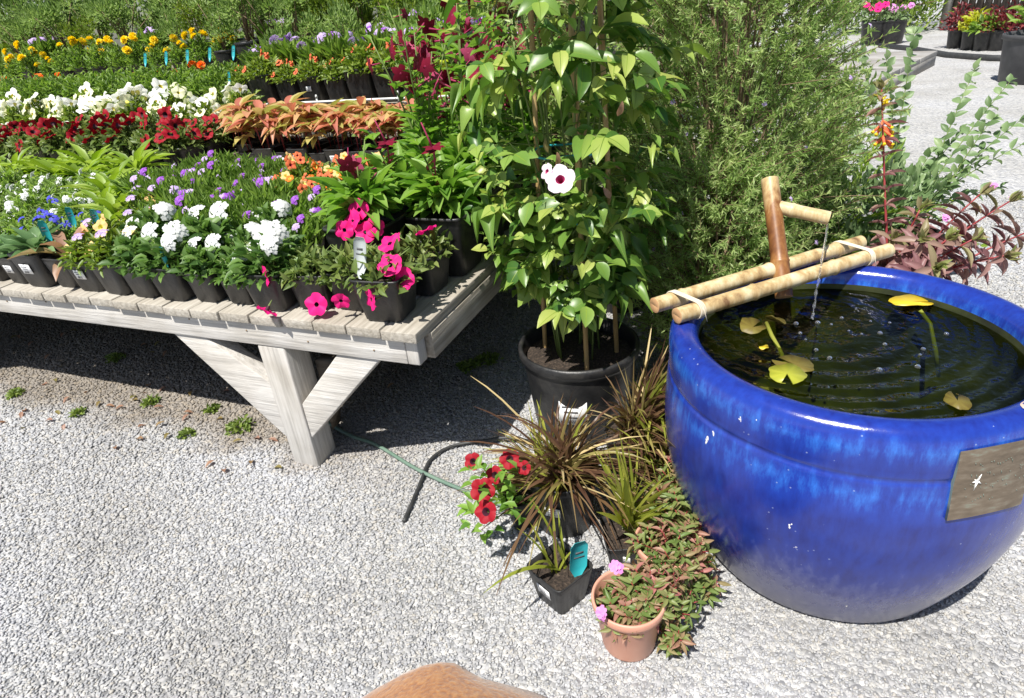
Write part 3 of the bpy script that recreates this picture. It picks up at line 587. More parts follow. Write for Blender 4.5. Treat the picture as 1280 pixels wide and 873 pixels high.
SP = {
 'verbena': lambda: sp_mound('sq10', 'lf_verbena', 260, .068, .075, .032, .017, OVS, [('verbena', random.choice((2, 3, 4)), 1.08, .008, 1.12)]),
 'calib_peach': lambda: sp_mound('sq10', 'lf_calib', 330, .062, .06, .026, .009, LAN, [('calib_peach', 4, .042, .012, 1), ('lilac', 1, 1.2, .012, 1)]),
 'calib_coral': lambda: sp_mound('sq15', 'lf_calib', 520, .10, .095, .03, .012, OVS, [('calib_coral', 6, .042, .012, 1)]),
 'nemesia': lambda: sp_mound('sq10', 'lf_calib', 260, .06, .07, .026, .009, LAN, [('calib_orange', 3, .034, .012, 1), ('calib_coral', 2, .034, .014, 1), ('calib_peach', 1, .034, .014, 1)]),
 'petunia_pink': lambda: sp_mound('sq10', 'lf_petunia', 190, .07, .055, .026, .012, OVS, [('petunia_pink', 2, .052, .02, 1)]),
 'petunia_green': lambda: sp_mound('sq10', 'lf_petunia', 230, .07, .06, .028, .012, OVS, []),
 'petunia_red': lambda: sp_mound('sq15', 'lf_petunia', 520, .10, .10, .035, .016, OVS, [('petunia_red', 7, .07, .018, 1.05)]),
 'petunia_white': lambda: sp_mound('sq15', 'lf_calib', 620, .10, .17, .034, .015, OVS, [('petunia_white', 4, .082, .018, 1.05), ('petunia_cream', 3, .076, .012, 1.0)]),
 'purple': lambda: sp_spear('sq10', 'lf_spear', 300, .05, .0062, .056, [('purple', 1, 1.15, .05), ('lilac', 1, 1.15, .045)], .065),
 'alyssum': lambda: sp_mound('sq10', 'lf_spear', 240, .062, .065, .025, .007, LAN, [('alyssum', 6, 1.15, .008, 1)]),
 'lobelia': lambda: sp_mound('sq10', 'lf_spear', 240, .06, .06, .025, .007, LAN, [('lobelia', 5, 1.2, .012, 1)]),
 'lettuce': lambda: sp_rosette('sq10', 'lf_lettuce', 24, .12, .03),
 'rosette': lambda: sp_rosette('sq10', 'lf_bluegreen', 26, .07, .028, OV),
 'wilted': lambda: sp_rosette('sq10', 'lf_wilt', 12, .10, .032, WAVY, (-.35, 1.2)),
 'nicotiana': lambda: sp_nico('sq15', 9, .40, ['star_maroon', 'star_maroon', 'star_maroon', 'star_rose']),
 'nico_low': lambda: sp_nico('sq15', 3, .16, ['star_maroon', 'star_rose']),
 'orange': sp_orange,
 'mari_green': lambda: sp_mound('sq10', 'lf_marigold', 420, .085, .14, .03, .010, LAN, [('mari_orange', random.choice((0, 0, 1)), 1.2, .016, .9)], up=.7),
 'mari_orange': lambda: sp_mound('sq10', 'lf_marigold', 380, .08, .13, .03, .010, LAN, [('mari_orange', random.choice((0, 1, 2, 3)), 1.4, .016, 1)], up=.7),
 'mari_yellow': lambda: sp_mound('sq10', 'lf_marigold', 380, .08, .16, .03, .010, LAN, [('mari_yellow', random.choice((1, 3, 4)), 1.25, .016, 1)], up=.7),
 'dusty': lambda: sp_shrub('sq15', 'lf_dusty', .13, .26, 700, .026, .011),
 'dusty_tall': lambda: sp_shrub('rd15', 'lf_dusty', .16, .36, 1000, .026, .010),
 'violet': lambda: sp_spear('rd15', 'lf_spear', 260, .10, .011, .075, [('lilac', 4, 1.7, .11), ('purple', 1, 1.6, .11)], .08),
 'lime_pot': lambda: sp_shrub('lime', 'lf_spear', .09, .16, 300, .03, .012),
 'boxwood': lambda: sp_shrub('brick', 'lf_calib', .12, .26, 900, .022, .013),
 'boxwood_black': lambda: sp_shrub('rd15', 'lf_calib', .13, .28, 900, .022, .013),
 'grass': lambda: sp_grass('rd15', 'lf_blade', 90, .34, .010, .8),
 'bronzegrass': lambda: sp_grass('rd15', 'lf_bronze', 80, .30, .009, .8),
 'bush_dark': lambda: sp_shrub('rd15', 'lf_dark', .17, .45, 1100, .032, .014),
}
DESC = {'verbena': ('white flowered verbena', 'verbena'), 'calib_peach': ('peach flowered calibrachoa', 'calibrachoa'), 'calib_coral': ('coral calibrachoa', 'calibrachoa'), 'nemesia': ('orange and coral nemesia', 'bedding plant'),
 'petunia_pink': ('magenta petunia', 'petunia'), 'petunia_green': ('budding green petunia', 'petunia'), 'petunia_red': ('dark red petunia', 'petunia'), 'petunia_white': ('white and cream petunia', 'petunia'), 'purple': ('spiky purple flowered plant', 'bedding plant'),
 'alyssum': ('tiny white flowered alyssum', 'alyssum'), 'lobelia': ('blue lobelia', 'lobelia'), 'lettuce': ('yellow green leaf rosette', 'seedling'), 'rosette': ('blue green leaf rosette', 'seedling'), 'wilted': ('brown wilted leaf plant', 'wilted plant'),
 'nicotiana': ('maroon flowered tobacco plant', 'tobacco plant'), 'nico_low': ('low broad leaved tobacco plant', 'tobacco plant'), 'orange': ('orange leaved plant', 'foliage plant'), 'mari_green': ('bushy green marigold', 'marigold'), 'mari_orange': ('orange marigold', 'marigold'), 'mari_yellow': ('yellow marigold', 'marigold'),
 'dusty': ('fine leaved dusty green plant', 'shrub'), 'dusty_tall': ('tall dusty green plant', 'shrub'), 'violet': ('spiky plant with lilac flowers', 'bedding plant'), 'lime_pot': ('green plant in a lime pot', 'potted plant'), 'boxwood': ('yellow green brick pot shrub', 'shrub'),
 'boxwood_black': ('yellow green black pot shrub', 'shrub'), 'grass': ('yellow green grass clump', 'grass'), 'bronzegrass': ('bronze grass clump', 'grass'), 'bush_dark': ('dark green shrub', 'shrub')}
NAMES = {'verbena': 'potted_verbena', 'calib_peach': 'potted_calibrachoa', 'calib_coral': 'potted_calibrachoa', 'lettuce': 'potted_seedling', 'rosette': 'potted_seedling', 'wilted': 'wilted_plant', 'nicotiana': 'potted_tobacco_plant', 'nico_low': 'potted_tobacco_plant', 'alyssum': 'potted_alyssum', 'lobelia': 'potted_lobelia',
 'mari_green': 'potted_marigold', 'mari_orange': 'potted_marigold', 'mari_yellow': 'potted_marigold', 'dusty': 'potted_shrub', 'dusty_tall': 'potted_shrub', 'boxwood': 'potted_shrub', 'boxwood_black': 'potted_shrub', 'bush_dark': 'potted_shrub', 'grass': 'potted_grass', 'bronzegrass': 'potted_grass', 'orange': 'potted_foliage_plant'}
POTK = {'calib_coral': 'sq15', 'petunia_red': 'sq15', 'petunia_white': 'sq15', 'nicotiana': 'sq15', 'nico_low': 'sq15', 'dusty': 'sq15'}
PROTO = {}
def protos(k):
    if k not in PROTO:
        PROTO[k] = [SP[k]() for _ in range(4 if 'mari' in k else 3 if k in ('verbena', 'purple', 'nicotiana', 'orange', 'petunia_red', 'petunia_white', 'mari_green') else 2)]
        nm = NAMES.get(k, 'potted_petunia' if 'petunia' in k else 'potted_bedding_plant')
        for p in PROTO[k]: p.name = nm
    return PROTO[k]
rowcount = {}
def plant(k, loc, row, rz=None, sc=None, side='right'):
    """one potted plant; row is the words that say which row it stands in; called in order from the right"""
    d, cat = DESC[k]; i = rowcount.get((k, row), 0); rowcount[(k, row)] = i + 1
    lab = f'{d}, {ORD[i]} from {side} in {row}'
    rz = BROT + random.choice((0, 1, 3)) * math.pi / 2 + random.gauss(0, .06) if rz is None else rz
    return dup(random.choice(protos(k)), loc, rz, lab, cat, f'{d} pots', sc or random.uniform(.86, 1.2))

# ------------------------------------------------------------------ ground
g = MB(); n = 40; xs = np.linspace(-60, 60, n); ys = np.linspace(-30, 90, n); X, Y = np.meshgrid(xs, ys)
g.raw(np.c_[X.ravel(), Y.ravel(), np.zeros(X.size)], [(j * n + i, j * n + i + 1, (j + 1) * n + i + 1, (j + 1) * n + i) for j in range(n - 1) for i in range(n - 1)])
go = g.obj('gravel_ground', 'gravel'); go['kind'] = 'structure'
BPC = Vector((.640, 1.033, 0))
def stones():
    N = 900000; x = rs.uniform(-2.9, 2.6, N); y = rs.uniform(.1, 3.6, N)
    p = np.c_[x, y, np.full(N, -H)]; d = p @ np.array(tuple(FW)); px = 640 + FPX * (p @ np.array(tuple(RT))) / d; py = 436.5 - FPX * (p @ np.array(tuple(UP))) / d
    dens = np.clip(1.9 / np.maximum(d, .5), 0, 1.15)**1.3
    ok = (px > -140) & (px < 1420) & (py > 150) & (py < 1000) & (d > .3) & (rs.random(N) < dens * .62) & (np.hypot(x - BPC.x, y - BPC.y) > .24)
    x, y, d = x[ok], y[ok], d[ok]; n_ = len(x)
    phi = (1 + 5**.5) / 2; ico = np.array([(-1, phi, 0), (1, phi, 0), (-1, -phi, 0), (1, -phi, 0), (0, -1, phi), (0, 1, phi), (0, -1, -phi), (0, 1, -phi), (phi, 0, -1), (phi, 0, 1), (-phi, 0, -1), (-phi, 0, 1)]) / 1.9
    it = np.array([(0, 11, 5), (0, 5, 1), (0, 1, 7), (0, 7, 10), (0, 10, 11), (1, 5, 9), (5, 11, 4), (11, 10, 2), (10, 7, 6), (7, 1, 8), (3, 9, 4), (3, 4, 2), (3, 2, 6), (3, 6, 8), (3, 8, 9), (4, 9, 5), (2, 4, 11), (6, 2, 10), (8, 6, 7), (9, 8, 1)])
    sz = (.0024 + .0027 * rs.random(n_)**1.7) * np.clip(d / 1.3, .9, 1.7)
    ax = np.c_[rs.uniform(.8, 1.5, n_), rs.uniform(.6, 1.0, n_), rs.uniform(.35, .65, n_)] * sz[:, None]
    v = (ico[None] * rs.uniform(.72, 1.2, (n_, 12, 1)) + rs.normal(size=(n_, 12, 3)) * .08) * ax[:, None, :]
    a = rs.random(n_) * 6.28; t = rs.normal(size=n_) * .45
    c, s_ = np.cos(t)[:, None], np.sin(t)[:, None]; v = np.stack([v[..., 0] * c + v[..., 2] * s_, v[..., 1], -v[..., 0] * s_ + v[..., 2] * c], -1)
    c, s_ = np.cos(a)[:, None], np.sin(a)[:, None]; v = np.stack([v[..., 0] * c - v[..., 1] * s_, v[..., 0] * s_ + v[..., 1] * c, v[..., 2]], -1)
    v += np.c_[x, y, rs.random(n_) * .003 - .0002][:, None, :]
    f = (it[None] + (np.arange(n_) * 12)[:, None, None]).reshape(-1, 3)
    me = bpy.data.meshes.new('gravel_stones'); me.vertices.add(n_ * 12); me.vertices.foreach_set('co', v.astype(np.float32).ravel())
    me.loops.add(f.size); me.loops.foreach_set('vertex_index', f.astype(np.int32).ravel()); me.polygons.add(len(f)); me.polygons.foreach_set('loop_start', (np.arange(len(f)) * 3).astype(np.int32)); me.update(calc_edges=True)
    at = me.attributes.new('rnd', 'FLOAT', 'POINT'); at.data.foreach_set('value', np.repeat(rs.random(n_), 12).astype(np.float32))
    me.materials.append(M['stones']); o = link('gravel_stones', me); o['kind'] = 'stuff'; o['label'] = 'loose pale grey crushed gravel covering the ground'; print('stones', n_)
stones()

# ------------------------------------------------------------------ slatted bench
BL = 4.6; BD = 1.86
bench = thing('plant_bench', 'long low weathered wooden bench with slatted top and braced post, crowded with potted plants', 'bench', T(0, 0, 0), BROT)
def bl(u, v, z): return (-u, v, z)      # bench local
def slats(parent, u0, u1, v0, v1, ztop, pitch=.0963, wd=.0912, th=.025, name='slat', mat='slat'):
    u = u0; i = 0
    while u < u1:
        mb = MB(); v = v0 + rs.normal() * .003
        mb.box(bl(u + wd / 2, (v + v1) / 2, ztop - th / 2 + rs.normal() * .0008), (wd, v1 - v, th))
        o = mb.obj(name, mat, parent); bev(o, .002); u += pitch
def bev(o, w_=.003):
    b = o.modifiers.new('bevel', 'BEVEL'); b.width = w_; b.segments = 2; b.limit_method = 'ANGLE'; return o
slats(bench, -.012, BL, -.014, BD, .478)
mb = MB(); mb.box(bl((.033 + BL) / 2, .019, .418), (BL - .033, .038, .066)); bev(mb.obj('front_beam', 'beam', bench))
mb = MB(); mb.box(bl(.0165, .0185, .418), (.0315, .037, .0655)); bev(mb.obj('beam_end', 'beamv', bench))
mb = MB(); mb.box((.0015, (BD + .04) / 2, .418), (.03, BD - .045, .066)); mb.box((-.0, 0, 0), (.0001,) * 3); o = mb.obj('side_beam', 'slat', bench); bev(o)
mb = MB(); mb.box(bl(BL / 2, BD - .03, .418), (BL - .1, .038, .066)); bev(mb.obj('back_beam', 'beam', bench))
mb = MB(); mb.box(bl((.05 + BL) / 2, (.045 + BD - .06) / 2, .4515), (BL - .06, BD - .06 - .045, .0015)); mb.obj('sun_block', 'pot', bench)  # unseen sheet added under the slats to stop sun through the gaps
for uu in (.44, 2.35, 4.2):
    for vv in (.045, BD - .08):
        mb = MB(); mb.box(bl(uu, vv, .192), (.086, .086, .384)); bev(mb.obj('post', 'beamv', bench), .004)
def brace(u0, z0, u1, z1, v, wd=.088, th=.04):
    a = Vector((-u0, v, z0)); b = Vector((-u1, v, z1)); d = (b - a).normalized(); nn = Vector((0, 1, 0)); s_ = d.cross(nn)
    mb = MB(); h = []
    for p in (a, b):
        for q in (-1, 1):
            for r_ in (0, 1): h.append(p + s_ * wd / 2 * q + nn * th * r_)
    # ends are cut level with the beam (top) and plumb with the post (foot)
    vs = [tuple(x) for x in h]
    mb.raw(vs, [(0, 1, 3, 2), (4, 6, 7, 5), (0, 4, 5, 1), (2, 3, 7, 6), (0, 2, 6, 4), (1, 5, 7, 3)]); return mb
def cut_brace(pts, v, th, mat='beam'):      # quad outline in the (u, z) plane
    mb = MB(); f = [(-u, v, z) for u, z in pts]; b = [(-u, v + th, z) for u, z in pts]
    mb.raw(f + b, [(0, 1, 2, 3), (7, 6, 5, 4)] + [(i, 4 + i, 4 + (i + 1) % 4, (i + 1) % 4) for i in range(4)]); return mb
for uo in (.44, 2.35):
    k = uo - .44
    o = cut_brace([(.4845 + k, .085), (.78 + k, .3835), (.665 + k, .3835), (.4845 + k, .265)], .006, .05).obj('brace', 'beam', bench); bev(o)
    o = cut_brace([(.3955 + k, .10), (.3955 + k, .212), (.237 + k, .3835), (.115 + k, .3835)], .006, .05).obj('brace', 'beam', bench); bev(o)
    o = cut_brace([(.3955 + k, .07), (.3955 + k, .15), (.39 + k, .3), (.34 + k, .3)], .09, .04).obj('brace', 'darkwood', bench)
for uu in np.arange(.12, 2.4, .19):
    mb = MB(); zz = .432 + .02 * math.sin(uu * 37); mb.tube([bl(uu, .0005, zz), bl(uu, -.0016, zz)], .0024, 6); mb.obj('nail', 'stem_brown', bench)
# low step standing on the bench, and the raised plant stands behind
riser = thing('step_riser', 'dark weathered plank step dividing the red petunias from the orange leaved plants', 'step', T(0, 0, 0), BROT)
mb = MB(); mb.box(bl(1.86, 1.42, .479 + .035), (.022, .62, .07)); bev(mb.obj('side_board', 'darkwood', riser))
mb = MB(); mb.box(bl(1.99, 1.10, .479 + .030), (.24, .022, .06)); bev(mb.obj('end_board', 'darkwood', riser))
def stand(label, u0, u1, v0, v1, z):
    t = thing('plant_stand', label, 'plant stand', T(0, 0, 0), BROT)
    slats(t, u0, u1, v0, v1, z, .13, .118, .025, 'board', 'slat')
    for vv in (v0 + .03, v1 - .05):
        mb = MB(); mb.box(bl((u0 + u1) / 2, vv, z - .061), (u1 - u0 - .02, .038, .07)); mb.obj('rail', 'beam', t)
        for uu in (u0 + .08, (u0 + u1) / 2, u1 - .08):
            mb = MB(); mb.box(bl(uu, vv + .0, (z - .097) / 2), (.07, .07, z - .097)); mb.obj('leg', 'beamv', t)
    return t
stand('raised slatted plant stand holding coral calibrachoa and marigolds behind the low bench', .35, 5.6, 1.90, 2.50, .70)
stand('highest slatted plant stand at the back holding shrubs and yellow marigolds', .25, 6.2, 2.54, 3.35, .84)
# wire shelf rims in front of the pot rows
def wire_rim(label, u0, u1, v, z, col='wire'):
    t = thing('wire_rack', label, 'wire rack', T(0, 0, 0), BROT)
    mb = MB(); mb.tube([bl(u0, v, z), bl(u1, v, z)], .006, 8); mb.obj('front_rod', col, t, True)
    for uu in np.linspace(u0, u1, 4):
        mb = MB(); mb.tube([bl(uu, v, .479 if z < .6 else .70), bl(uu, v, z + .022)], .005, 8); mb.tube([bl(uu, v, z + .022), bl(uu, v, z + .036)], [.008, .004], 8); mb.obj('upright', col, t, True)
    return t
wire_rim('white wire rack rod in front of the orange leaved plants', .62, 1.80, 1.375, .498)
wire_rim('white wire rack rod behind the orange leaved plants', .6, 2.1, 1.885, .722)

# ------------------------------------------------------------------ plants on the bench
SEED = [(5, 322, 'rosette'), (38, 318, 'rosette'), (78, 312, 'wilted'), (110, 315, 'calib_peach'), (150, 300, 'calib_peach'), (135, 290, 'calib_peach'), (190, 315, 'verbena'), (240, 300, 'verbena'), (280, 300, 'verbena'), (340, 290, 'verbena'), (375, 312, 'verbena'), (320, 325, 'verbena'), (225, 325, 'verbena'),
 (395, 335, 'petunia_green'), (350, 345, 'petunia_green'), (415, 318, 'petunia_green'), (425, 300, 'petunia_green'), (490, 345, 'petunia_pink'), (530, 350, 'petunia_pink'), (445, 278, 'petunia_pink'), (455, 300, 'petunia_green'), (455, 345, 'petunia_green'),
 (20, 250, 'alyssum'), (70, 238, 'alyssum'), (100, 255, 'alyssum'), (10, 275, 'alyssum'), (70, 276, 'lobelia'), (100, 278, 'lobelia'), (40, 285, 'lobelia'), (170, 268, 'calib_peach'), (140, 262, 'lettuce'), (160, 283, 'calib_peach'),
 (210, 262, 'purple'), (260, 245, 'purple'), (310, 238, 'purple'), (300, 268, 'purple'), (250, 272, 'purple'), (340, 258, 'purple'), (370, 270, 'purple'), (395, 262, 'purple'), (280, 222, 'purple'), (330, 222, 'purple'),
 (385, 232, 'nemesia'), (430, 232, 'nemesia'), (415, 250, 'nemesia'), (360, 226, 'nemesia'), (460, 225, 'nemesia')]
ROWN = ['front bench row', 'second bench row', 'third bench row', 'fourth bench row', 'fifth bench row', 'sixth bench row', 'seventh bench row', 'eighth bench row', 'ninth bench row']
FRONT = {}
for r_ in range(9):
    v = .062 + .112 * r_
    for c in range(26):
        u = .066 + .1085 * c + (.03 if r_ == 0 else rs.normal() * .004)
        if r_ >= 1 and u < .40: continue
        if r_ >= 7 and u > 1.5: continue
        q = proj(T(u, v, .60)); 
        if q[0] < -60: continue
        if r_ == 0 and c in (): continue
        k = min(SEED, key=lambda s_: (s_[0] - q[0])**2 + ((s_[1] - q[1]) * 1.6)**2)[2]
        vv = v
        if r_ == 0 and c in (1, 2): vv = v + .035
        if r_ == 0 and c == 0: k = 'petunia_pink'
        p = plant(k, T(u, vv + rs.normal() * .004, .4795), ROWN[r_], rz=BROT + rs.normal() * .07 + (random.choice((0, 0, 1.5708)) if r_ else 0))
        if r_ == 0 and c in (9, 11, 12, 13): add_sticker(p, 'sq10', 0)
        if r_ == 0 and c in (6, 4): add_tag(p, TAGT, (.01, -.03, .085), BROT, .1, .7)
        if r_ == 0 and c == 11: add_tag(p, TAGT, (.02, .02, .09), .2, .3, .9)
        if r_ == 1 and c in (10, 11): add_tag(p, TAGT, (.0, .0, .12), .2, .3, .8)
        FRONT[(r_, c)] = p
        if r_ == 0 and c == 0: add_tag(p, TAGG, (-.035, -.03, .085), BROT + .1, -.1, .9)
def bloom_at(p, x, y, key, sc, face=(-.3, -.8, .45), dd=-.06):
    q = D(x, y, proj(p.location + Vector((0, 0, .08)))[2] + dd); rot = Matrix.Rotation(-p.rotation_euler.z, 3, 'Z'); k_ = p.scale[0]
    put('flower', FL[key], p, rot @ (q - p.location) / k_, rot @ Vector(face), sc / k_)
for rc, x, y, key, sc, face in (((0, 3), 331, 346, 'petunia_pink', .055, (-.9, -.5, .1)), ((0, 3), 333, 389, 'petunia_pink', .052, (-.5, -.3, -.7)), ((0, 2), 395, 381, 'petunia_pink', .058, (-.2, -.9, .4)), ((0, 1), 426, 377, 'petunia_pink', .045, (-.1, -.9, -.2)), ((0, 0), 503, 349, 'petunia_pink', .056, (-.1, -.9, .5)), ((0, 0), 463, 375, 'petunia_pink', .05, (-.9, -.6, .1)),
    ((1, 4), 448, 262, 'petunia_pink', .056, (-.3, -.8, .5)), ((1, 4), 440, 275, 'petunia_pink', .055, (-.6, -.6, .5)), ((1, 4), 457, 290, 'petunia_pink', .056, (.1, -.8, .6)), ((1, 4), 468, 284, 'petunia_pink', .052, (.3, -.8, .5)), ((1, 4), 430, 288, 'petunia_pink', .05, (-.2, -.9, .2))):
    if rc in FRONT: bloom_at(FRONT[rc], x, y, key, sc, face, -.17 if rc[0] else -.06)
# tobacco plants in larger pots along the right edge
for i, (u, v, k) in enumerate([(.085, .215, 'petunia_pink'), (.25, .245, 'nico_low'), (.08, .36, 'nico_low'), (.245, .42, 'nico_low'), (.09, .54, 'nicotiana'), (.25, .60, 'nicotiana'), (.42, .98, 'nicotiana'), (.10, .72, 'nicotiana'), (.27, .78, 'nicotiana'), (.10, .90, 'nicotiana'), (.27, .96, 'nicotiana'), (.12, 1.10, 'nicotiana'), (.30, 1.16, 'nicotiana'), (.50, 1.16, 'nico_low'), (.14, 1.32, 'nicotiana'), (.34, 1.36, 'nicotiana'), (.16, 1.54, 'nicotiana'), (.38, 1.56, 'nico_low')]):
    plant(k, T(u, v, .4795), 'right bench end block')
# lettuce like rosettes on the left
for i, (u, v) in enumerate([(1.98, 1.0), (2.10, .99), (2.28, 1.01), (2.40, 1.0), (2.58, 1.02), (2.72, 1.01), (2.88, 1.03), (3.04, 1.02), (2.2, .9), (2.35, .89), (2.75, .9), (2.95, .9)]):
    p = plant('lettuce', T(u, v, .4795), 'left rosette rows')
    if i in (0, 3): add_sticker(p, 'sq10', 0)
# orange leaved plants
for r_ in range(3):
    for c in range(10 if r_ == 0 else 12):
        p = plant('orange', T(.78 + .103 * c, 1.445 + .108 * r_, .4795), ['front orange row', 'middle orange row', 'back orange row'][r_], rz=BROT + rs.normal() * .05 + random.choice((0, 3.1416)))
        if r_ == 0 and c in (1, 2, 4, 6, 7): add_sticker(p, 'sq10', 0)
for c in range(3): plant('lettuce', T(.52 + .11 * c, 1.62, .4795), 'row beside orange plants')
# dark red petunias, white petunias
for r_ in range(2):
    for c in range(12):
        p = plant('petunia_red', T(1.98 + .158 * c, 1.27 + .165 * r_, .4795), ['front red row', 'back red row'][r_])
        if r_ == 0 and c in (2,): add_sticker(p, 'sq15', 0)
for c in range(12):
    plant('petunia_white', T(2.12 + .165 * c, 1.62, .4795), 'front white petunia row')
for c in range(12): plant('petunia_white', T(2.0 + .17 * c, 1.78, .4795), 'rear white petunia row')
# raised stand: coral calibrachoa, then marigolds to the left
for c in range(8):
    p = plant('calib_coral', T(1.02 + .161 * c, 1.985, .7005), 'front raised stand row', rz=BROT + rs.normal() * .04)
    if c == 4: add_sticker(p, 'sq15', 0)
    if c == 7: add_tag(p, TAGT, (-.06, -.07, .15), BROT, -.1, .9)
for i, (u, v) in enumerate([(.92, 2.02), (.80, 2.2)]): plant('lime_pot', T(u, v, .7005), 'raised stand row')
for i, (u, v) in enumerate([(.5, 2.0), (.68, 2.02)]): plant('violet', T(u, v, .7005), 'raised stand right end')
for c in range(16): plant('mari_green', T(2.36 + .15 * c, 1.99, .7005), 'front marigold row')
for c in range(15): plant('mari_green', T(2.40 + .16 * c, 2.13, .7005), 'middle marigold row')
for c in range(8): plant('violet', T(.95 + .17 * c, 2.19, .7005), 'middle raised stand row')
for c in range(13):
    p = plant('mari_orange', T(2.52 + .19 * c, 2.30, .7005), 'rear marigold row', sc=1.1)
    if c in (0, 1, 2, 3, 4): add_tag(p, TAGT, (0, .03, .21), BROT, -.25, 1.0)
for c in range(8): plant(['dusty', 'violet'][c % 2], T(.9 + .2 * c, 2.38, .7005), 'rear raised stand row')
# top stand
for c in range(14): plant('mari_yellow', T(2.9 + .2 * c, 2.66, .8405), 'front top stand row')
for i, u in enumerate([2.22, 2.42, 2.62, 2.84]): plant('dusty_tall', T(u, 2.62, .8405), 'top stand middle')
for i, (u, k) in enumerate([(.5, 'grass'), (.72, 'bronzegrass'), (.92, 'grass'), (1.14, 'violet'), (1.34, 'violet'), (1.54, 'boxwood'), (1.74, 'boxwood'), (1.94, 'boxwood_black'), (2.1, 'boxwood')]): plant(k, T(u, 2.64, .8405), 'front top stand row')
for c in range(22):
    k = ['dusty_tall', 'mari_yellow', 'boxwood_black', 'dusty_tall', 'violet'][c % 5] if c > 4 else ['grass', 'dusty_tall', 'bronzegrass', 'grass', 'dusty_tall'][c]
    plant(k, T(.45 + .24 * c, 2.92, .8405), 'second top stand row')
for c in range(20): plant(['bush_dark', 'dusty_tall'][c % 2], T(.5 + .28 * c, 3.2, .8405), 'back top stand row', sc=1.25)
for L_ in PROTO.values():
    for p in L_: wipe(p)
PROTO.clear()
#@@PART2@@
# ------------------------------------------------------------------ blue water pot
PROF = [(.001, .002), (.236, .002), (.250, .010), (.268, .045), (.290, .095), (.313, .155), (.329, .215), (.338, .275), (.341, .325), (.3395, .375), (.3374, .405), (.3364, .417), (.3342, .4235), (.3342, .4285), (.3356, .434), (.336, .450), (.3365, .470), (.3355, .488), (.331, .503), (.322, .512), (.309, .516), (.296, .513), (.286, .504), (.281, .490), (.279, .460), (.277, .36), (.262, .22), (.225, .10), (.15, .06), (.001, .055)]
bp = thing('water_pot', 'large glossy cobalt blue glazed pot full of dark water with a copper plaque', 'pot', BPC)
def smooth_prof(pr, a, b, k=4):
    out = list(pr[:a])
    for i in range(a, b):
        p0, p1, p2, p3 = [np.array(pr[max(0, min(len(pr) - 1, j))]) for j in (i - 1, i, i + 1, i + 2)]
        for t in np.linspace(0, 1, k, endpoint=False): out.append(tuple(.5 * (2 * p1 + (p2 - p0) * t + (2 * p0 - 5 * p1 + 4 * p2 - p3) * t * t + (3 * p1 - p0 - 3 * p2 + p3) * t**3)))
    return out + list(pr[b:])
pr2 = smooth_prof(PROF, 2, 24)
wob = lambda r_, z, a: r_ * (1 + .0022 * np.sin(3 * a + 5 * z) + .0016 * np.sin(7 * a - 9 * z)) if r_ > .2 else np.full(len(a), r_)
mb = MB(); k = max(i for i, p in enumerate(pr2) if p[1] > .48)
mb.lathe(pr2[:k + 1], 128, 0, wob=wob); mb.lathe(pr2[k:], 128, 1, wob=wob); mb.obj('vessel', ['glaze', 'algae'], bp, True)
zs_ = np.array([p[1] for p in pr2[:k] if p[1] < .5]); rs2_ = np.array([p[0] for p in pr2[:k] if p[1] < .5])
def potpt(a, z, off=0):
    r_ = np.interp(z, zs_, rs2_); r2 = np.interp(z + .01, zs_, rs2_); r1 = np.interp(z - .01, zs_, rs2_); sl_ = (r2 - r1) / .02
    nn = Vector((math.cos(a), math.sin(a), -sl_)).normalized(); return Vector((r_ * math.cos(a), r_ * math.sin(a), z)) + nn * off, nn
def pot_hit(x, y):      # where the pixel's line of sight meets the pot's outer wall
    o = Vector((0, 0, H)) - BPC; d = ray(x, y)
    for t in np.arange(.6, 2.5, .002):
        p = o + d * t
        if 0 < p.z < .5 and math.hypot(p.x, p.y) < np.interp(p.z, zs_, rs2_): return math.atan2(p.y, p.x), p.z
    return None
# plaque bent to the wall
c0 = pot_hit(1197, 566); c1 = pot_hit(1182, 648); c2 = pot_hit(1276, 550)
print('plaque', c0, c1, c2)
a0 = (c0[0] + c1[0]) / 2; zt, zb_ = c0[1], c1[1]; mb = MB(); n = 14; vs = []
for off in (.0045, -.002):
    for j in range(5):
        for i in range(n):
            tt = i / (n - 1); a = a0 + .37 * tt + (c0[0] - c1[0]) * (.5 - j / 4) * .6; z = zt + (zb_ - zt) * j / 4 + .004 * math.sin(tt * 3)
            vs.append(tuple(potpt(a, z, off)[0]))
q = [(j * n + i, (j + 1) * n + i, (j + 1) * n + i + 1, j * n + i + 1) for j in range(4) for i in range(n - 1)]
q2 = []
N5 = 5 * n
for i in range(n - 1): q2 += [(i, i + 1, N5 + i + 1, N5 + i), (4 * n + i + 1, 4 * n + i, N5 + 4 * n + i, N5 + 4 * n + i + 1)]
for j in range(4): q2 += [(j * n, N5 + j * n, N5 + (j + 1) * n, (j + 1) * n), (j * n + n - 1, (j + 1) * n + n - 1, N5 + (j + 1) * n + n - 1, N5 + j * n + n - 1)]
mb.raw(vs, q, 0); mb.raw(vs, q2, 1); pq = mb.obj('plaque', ['copper', 'patina'], bp, True)
# worn, unreadable engraved lines
mb = MB()
for ln in range(4):
    for i in range(26):
        if random.random() < .45: continue
        a = a0 + .05 + i * .0115; z = zt - .022 - ln * .021 + .004 * math.sin(i); p, nn = potpt(a, z + .004 * random.random(), .0049); p2, _ = potpt(a + .005, z + random.uniform(-.003, .003), .0049)
        mb.tube([tuple(p), tuple(p2)], .0004, 4)
mb.obj('engraving', 'patina', pq)
